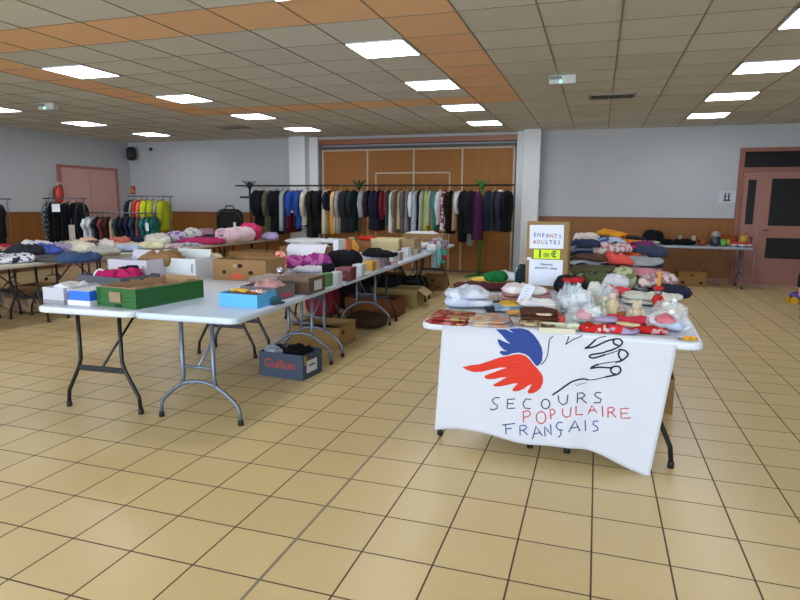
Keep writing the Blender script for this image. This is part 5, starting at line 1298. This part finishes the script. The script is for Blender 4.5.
bm = bmesh.new(); lathe(bm, [(.07, 0), (.085, .02), (.085, .13), (.06, .16)]); obj('body', bm, plain('2b3440', .2), t)
bm = bmesh.new(); lathe(bm, [(.075, .16), (.075, .2), (.05, .25), (.02, .26)]); obj('lid', bm, plain('8f8c84', .3), t)
bk('green_packet', 'packet', 721, 727, 240, '6fae5a', 'light green packet beside the glass jar')
bk('yellow_packet', 'packet', 727, 731, 240.5, 'a99a3a', 'yellowish packet beside the light green packet')
bk('red_cloth', 'cloth', 720, 737, 236, '8c4520', 'orange-brown cloth behind the green packet', Y=12.3, depth=.15)
for x0, x1, lb in ((731, 737, 'beside the yellowish packet'), (738, 746, 'in the middle of three at the table end'), (747, 751.5, 'on the outermost table corner')):
    a, b_ = aty(x0, 245, 11.95), aty(x1, 245, 11.95)
    t = closed_box('toy_car', 'red and white toy van ' + lb, 'toy', ((a.x+b_.x)/2, 11.95, BT+.012), 0, b_.x-a.x, .12, .07, plain('c9c6c6', .4), plain('b0222c', .4), lidh=.04)
    for s in (-1, 1):
        bm = bmesh.new(); tube(bm, [(s*(b_.x-a.x)*.3, -.006, .0), (s*(b_.x-a.x)*.3, .126, .0)], .013, 10); obj('wheel', bm, plain('141414', .5), t)
t = thing('teapot', 'mustard yellow pot with dark side handle at the table end', 'pot', (aty(744, 240, 12.25).x, 12.3, BT))
bm = bmesh.new(); lathe(bm, [(.06, 0), (.085, .04), (.08, .16), (.06, .19)]); obj('body', bm, plain('b3862a', .4), t)
bm = bmesh.new(); lathe(bm, [(.06, .19), (.05, .21), (.015, .22), (.015, .24)]); obj('lid', bm, plain('8f6a20', .4), t)
bm = bmesh.new(); tube(bm, [(.08, 0, .15), (.13, 0, .15), (.13, 0, .07), (.08, 0, .05)], .013); obj('handle', bm, plain('1b1512', .5), t)
a, b_ = atz(680, 287, 0), atz(704, 287, 0)
t = open_box('cardboard_box', 'cardboard box with hand holes on the floor under the back wall table', 'cardboard box', ((a.x+b_.x)/2, 12.0, 0), 0, .46, .36, .27, card('9a733c'), holes=((-.15, .07, .025), (0, .2, .02), (.15, .07, .025)))

# ---- small child and toy at the aisle ---------------------------------------------
def skinmesh(name, verts, edges, radii, mt, parent, sub=2, root=0):
    me = bpy.data.meshes.new(name); me.from_pydata(verts, edges, []); o = bpy.data.objects.new(name, me); COL.objects.link(o)
    o.modifiers.new('skin', 'SKIN')
    for i, r_ in enumerate(radii):
        sv = me.skin_vertices[0].data[i]; sv.radius = r_ if isinstance(r_, tuple) else (r_, r_); sv.use_root = (i == root)
    s = o.modifiers.new('sub', 'SUBSURF'); s.levels = sub; s.render_levels = sub
    dg = bpy.context.evaluated_depsgraph_get(); dg.update()
    m2 = bpy.data.meshes.new_from_object(o.evaluated_get(dg)); bpy.data.objects.remove(o)
    m2.name = name; m2.materials.clear(); m2.materials.append(mt); m2.polygons.foreach_set('use_smooth', [True]*len(m2.polygons))
    o = bpy.data.objects.new(name, m2); COL.objects.link(o); o.parent = parent; return o
t = thing('person', 'small child in dark clothes standing at the aisle edge, arm hanging down', 'person', (2.67, 9.0, 0), R(20))
SKN = plain('c08f78', .6)
V_ = [(0, 0, .44), (0, 0, .56), (0, 0, .68), (0, 0, .74), (0, -.005, .8),
      (-.05, 0, .42), (-.055, -.01, .24), (-.055, .01, .05), (-.055, -.06, .025),
      (.05, 0, .42), (.055, -.02, .24), (.055, -.01, .05), (.055, -.08, .025),
      (-.085, 0, .67), (-.13, .01, .53), (-.15, -.02, .4), (-.155, -.03, .36),
      (.085, 0, .67), (.13, .01, .53), (.15, -.02, .4), (.155, -.03, .36)]
E_ = [(0, 1), (1, 2), (2, 3), (3, 4), (0, 5), (5, 6), (6, 7), (7, 8), (0, 9), (9, 10), (10, 11), (11, 12), (2, 13), (13, 14), (14, 15), (15, 16), (2, 17), (17, 18), (18, 19), (19, 20)]
RR = [.07, .065, .06, .03, .03, .05, .038, .026, .02, .05, .038, .026, .02, .033, .026, .02, .018, .033, .026, .02, .018]
body = skinmesh('body', V_, E_, RR, SKN, t)
bm = bmesh.new(); bmesh.ops.create_uvsphere(bm, u_segments=20, v_segments=14, radius=.075, matrix=Matrix.Translation((0, -.01, .87)) @ Matrix.Diagonal((.92, 1, 1.1, 1)))
for f in bm.faces: f.smooth = True
for q in ((0, -.088, .865, .011),): bmesh.ops.create_uvsphere(bm, u_segments=8, v_segments=6, radius=q[3], matrix=Matrix.Translation(q[:3]))
for s in (-1, 1): bmesh.ops.create_uvsphere(bm, u_segments=8, v_segments=6, radius=.017, matrix=Matrix.Translation((s*.07, 0, .87)) @ Matrix.Diagonal((.5, 1, 1.2, 1)))
hd = obj('head', bm, SKN, t)
bm = bmesh.new(); bmesh.ops.create_uvsphere(bm, u_segments=20, v_segments=14, radius=.082, matrix=Matrix.Translation((0, .008, .895)) @ Matrix.Diagonal((.95, 1, 1.0, 1)))
for f in bm.faces: f.smooth = True
obj('hair', bm, plain('2c1d14', .8, bump=.4), t)
for s in (-1, 1): obj('eye', (lambda b: (bmesh.ops.create_uvsphere(b, u_segments=8, v_segments=6, radius=.008, matrix=Matrix.Translation((s*.027, -.077, .875))), b)[1])(bmesh.new()), plain('1a1412', .3), t)
bm = bmesh.new(); bmesh.ops.create_uvsphere(bm, u_segments=8, v_segments=6, radius=.012, matrix=Matrix.Translation((0, -.078, .835)) @ Matrix.Diagonal((1.3, .5, .4, 1))); obj('mouth', bm, plain('a5564e', .5), t)
skinmesh('jacket', [(0, 0, .4), (0, 0, .54), (0, 0, .68), (0, 0, .725), (-.09, 0, .67), (-.132, .01, .53), (-.15, -.02, .4), (.09, 0, .67), (.132, .01, .53), (.15, -.02, .4)], [(0, 1), (1, 2), (2, 3), (2, 4), (4, 5), (5, 6), (2, 7), (7, 8), (8, 9)], [.1, .09, .075, .04, .045, .038, .032, .045, .038, .032], cloth('16171c'), t)
skinmesh('trousers', [(0, 0, .42), (-.05, 0, .38), (-.056, -.01, .24), (-.056, .01, .07), (.05, 0, .38), (.056, -.02, .24), (.056, -.01, .07)], [(0, 1), (1, 2), (2, 3), (0, 4), (4, 5), (5, 6)], [.085, .06, .05, .042, .06, .05, .042], cloth('191b24'), t)
for s, y in ((-1, .01), (1, -.01)):
    bm = bmesh.new(); pillow(bm, s*.056, y-.035, .0, .07, .15, .018, 3, .001, n=8); pillow(bm, s*.056, y-.03, .012, .062, .13, .05, 3, .002, n=8, dome=.35); obj('shoe', bm, plain('141416', .5), t)
# hands: palm plus five bent fingers each
for s in (-1, 1):
    hx, hy, hz = s*.155, -.03, .36
    bm = bmesh.new(); bmesh.ops.create_uvsphere(bm, u_segments=10, v_segments=8, radius=.018, matrix=Matrix.Translation((hx, hy, hz-.018)) @ Matrix.Diagonal((.6, 1, 1.2, 1)))
    for i in range(4):
        L_ = (.026, .03, .028, .022)[i]; y = hy-.013+i*.0088
        tube(bm, [(hx, y, hz-.028), (hx-s*.002, y, hz-.036-L_*.5), (hx-s*.008, y, hz-.034-L_)], [.0048, .0044, .0036], 8)
    tube(bm, [(hx, hy-.014, hz-.012), (hx-s*.004, hy-.024, hz-.026), (hx-s*.008, hy-.024, hz-.038)], [.0056, .005, .004], 8)
    obj('hand', bm, SKN, t)
a = atz(798, 303.5, 0)
t = thing('ride_toy', 'purple wheeled toy with yellow wheels on the floor beside the child', 'toy', (a.x, a.y, 0), R(15))
bm = bmesh.new(); pillow(bm, 0, 0, .06, .26, .13, .12, 3, .004, n=12, dome=.2); obj('body', bm, plain('4b3a9c', .4), t)
for x, y, c in ((-.1, -.07, 'd8a81c'), (.1, -.07, 'd8651c'), (-.1, .07, 'd8a81c'), (.1, .07, 'd8a81c')):
    bm = bmesh.new(); tube(bm, [(x, y-.018, .055), (x, y+.018, .055)], .055, 16); obj('wheel', bm, plain(c, .4), t)
bm = bmesh.new(); tube(bm, [(.05, 0, .16), (.05, 0, .24), (-.02, 0, .25)], .014); obj('handle', bm, plain('b9bcc4', .4), t)

# ---- shared groups for repeated kinds ----------------------------------------------
GRP = {'hanging_garment': 'garments on the long coat rail', 'hanging_trousers': 'trousers on the trousers rack', 'hanging_shirt': 'T-shirts on the low garment rail', 'hanging_blouse': 'clothes on the rail by the corner',
       'hanging_coat': 'coats on the rail by the side wainscot', 'folded_garment': 'folded clothes on the tables', 'cardboard_box': 'cardboard boxes', 'garment_rack': 'garment rails by the side wall',
       'shoebox': 'shoeboxes on the near tables', 'small_box': 'small boxes along the aisle edge', 'plastic_bag': 'clear bags on the banner table', 'folded_towel': 'towels on the banner table', 'folded_cloth': 'folded cloths on the banner table',
       'scarf': 'scarves', 'small_toy': 'small trinkets', 'toy_car': 'red and white toy vans', 'carton': 'white cartons', 'folding_table': 'folding tables', 'price_tag': 'paper tags on the garment rails', 'emergency_light': 'emergency lights on the ceiling',
       'ceiling_vent': 'air vents in the ceiling', 'dark_bag': 'bags stored under the tables', 'cloth_bag': 'bags under the beige tables', 'crumpled_linen': 'crumpled linen at the far end of the boxes row', 'small_pouch': 'small pouches at the far end of the boxes row', 'rolled_cloth': 'cloths in the slate box', 'black_clothes': 'black clothes on the back wall table'}
for o in list(COL.objects):
    if o.parent is None and o.get('label') and not o.get('group'):
        g_ = GRP.get(o.name.split('.')[0])
        if g_: o['group'] = g_
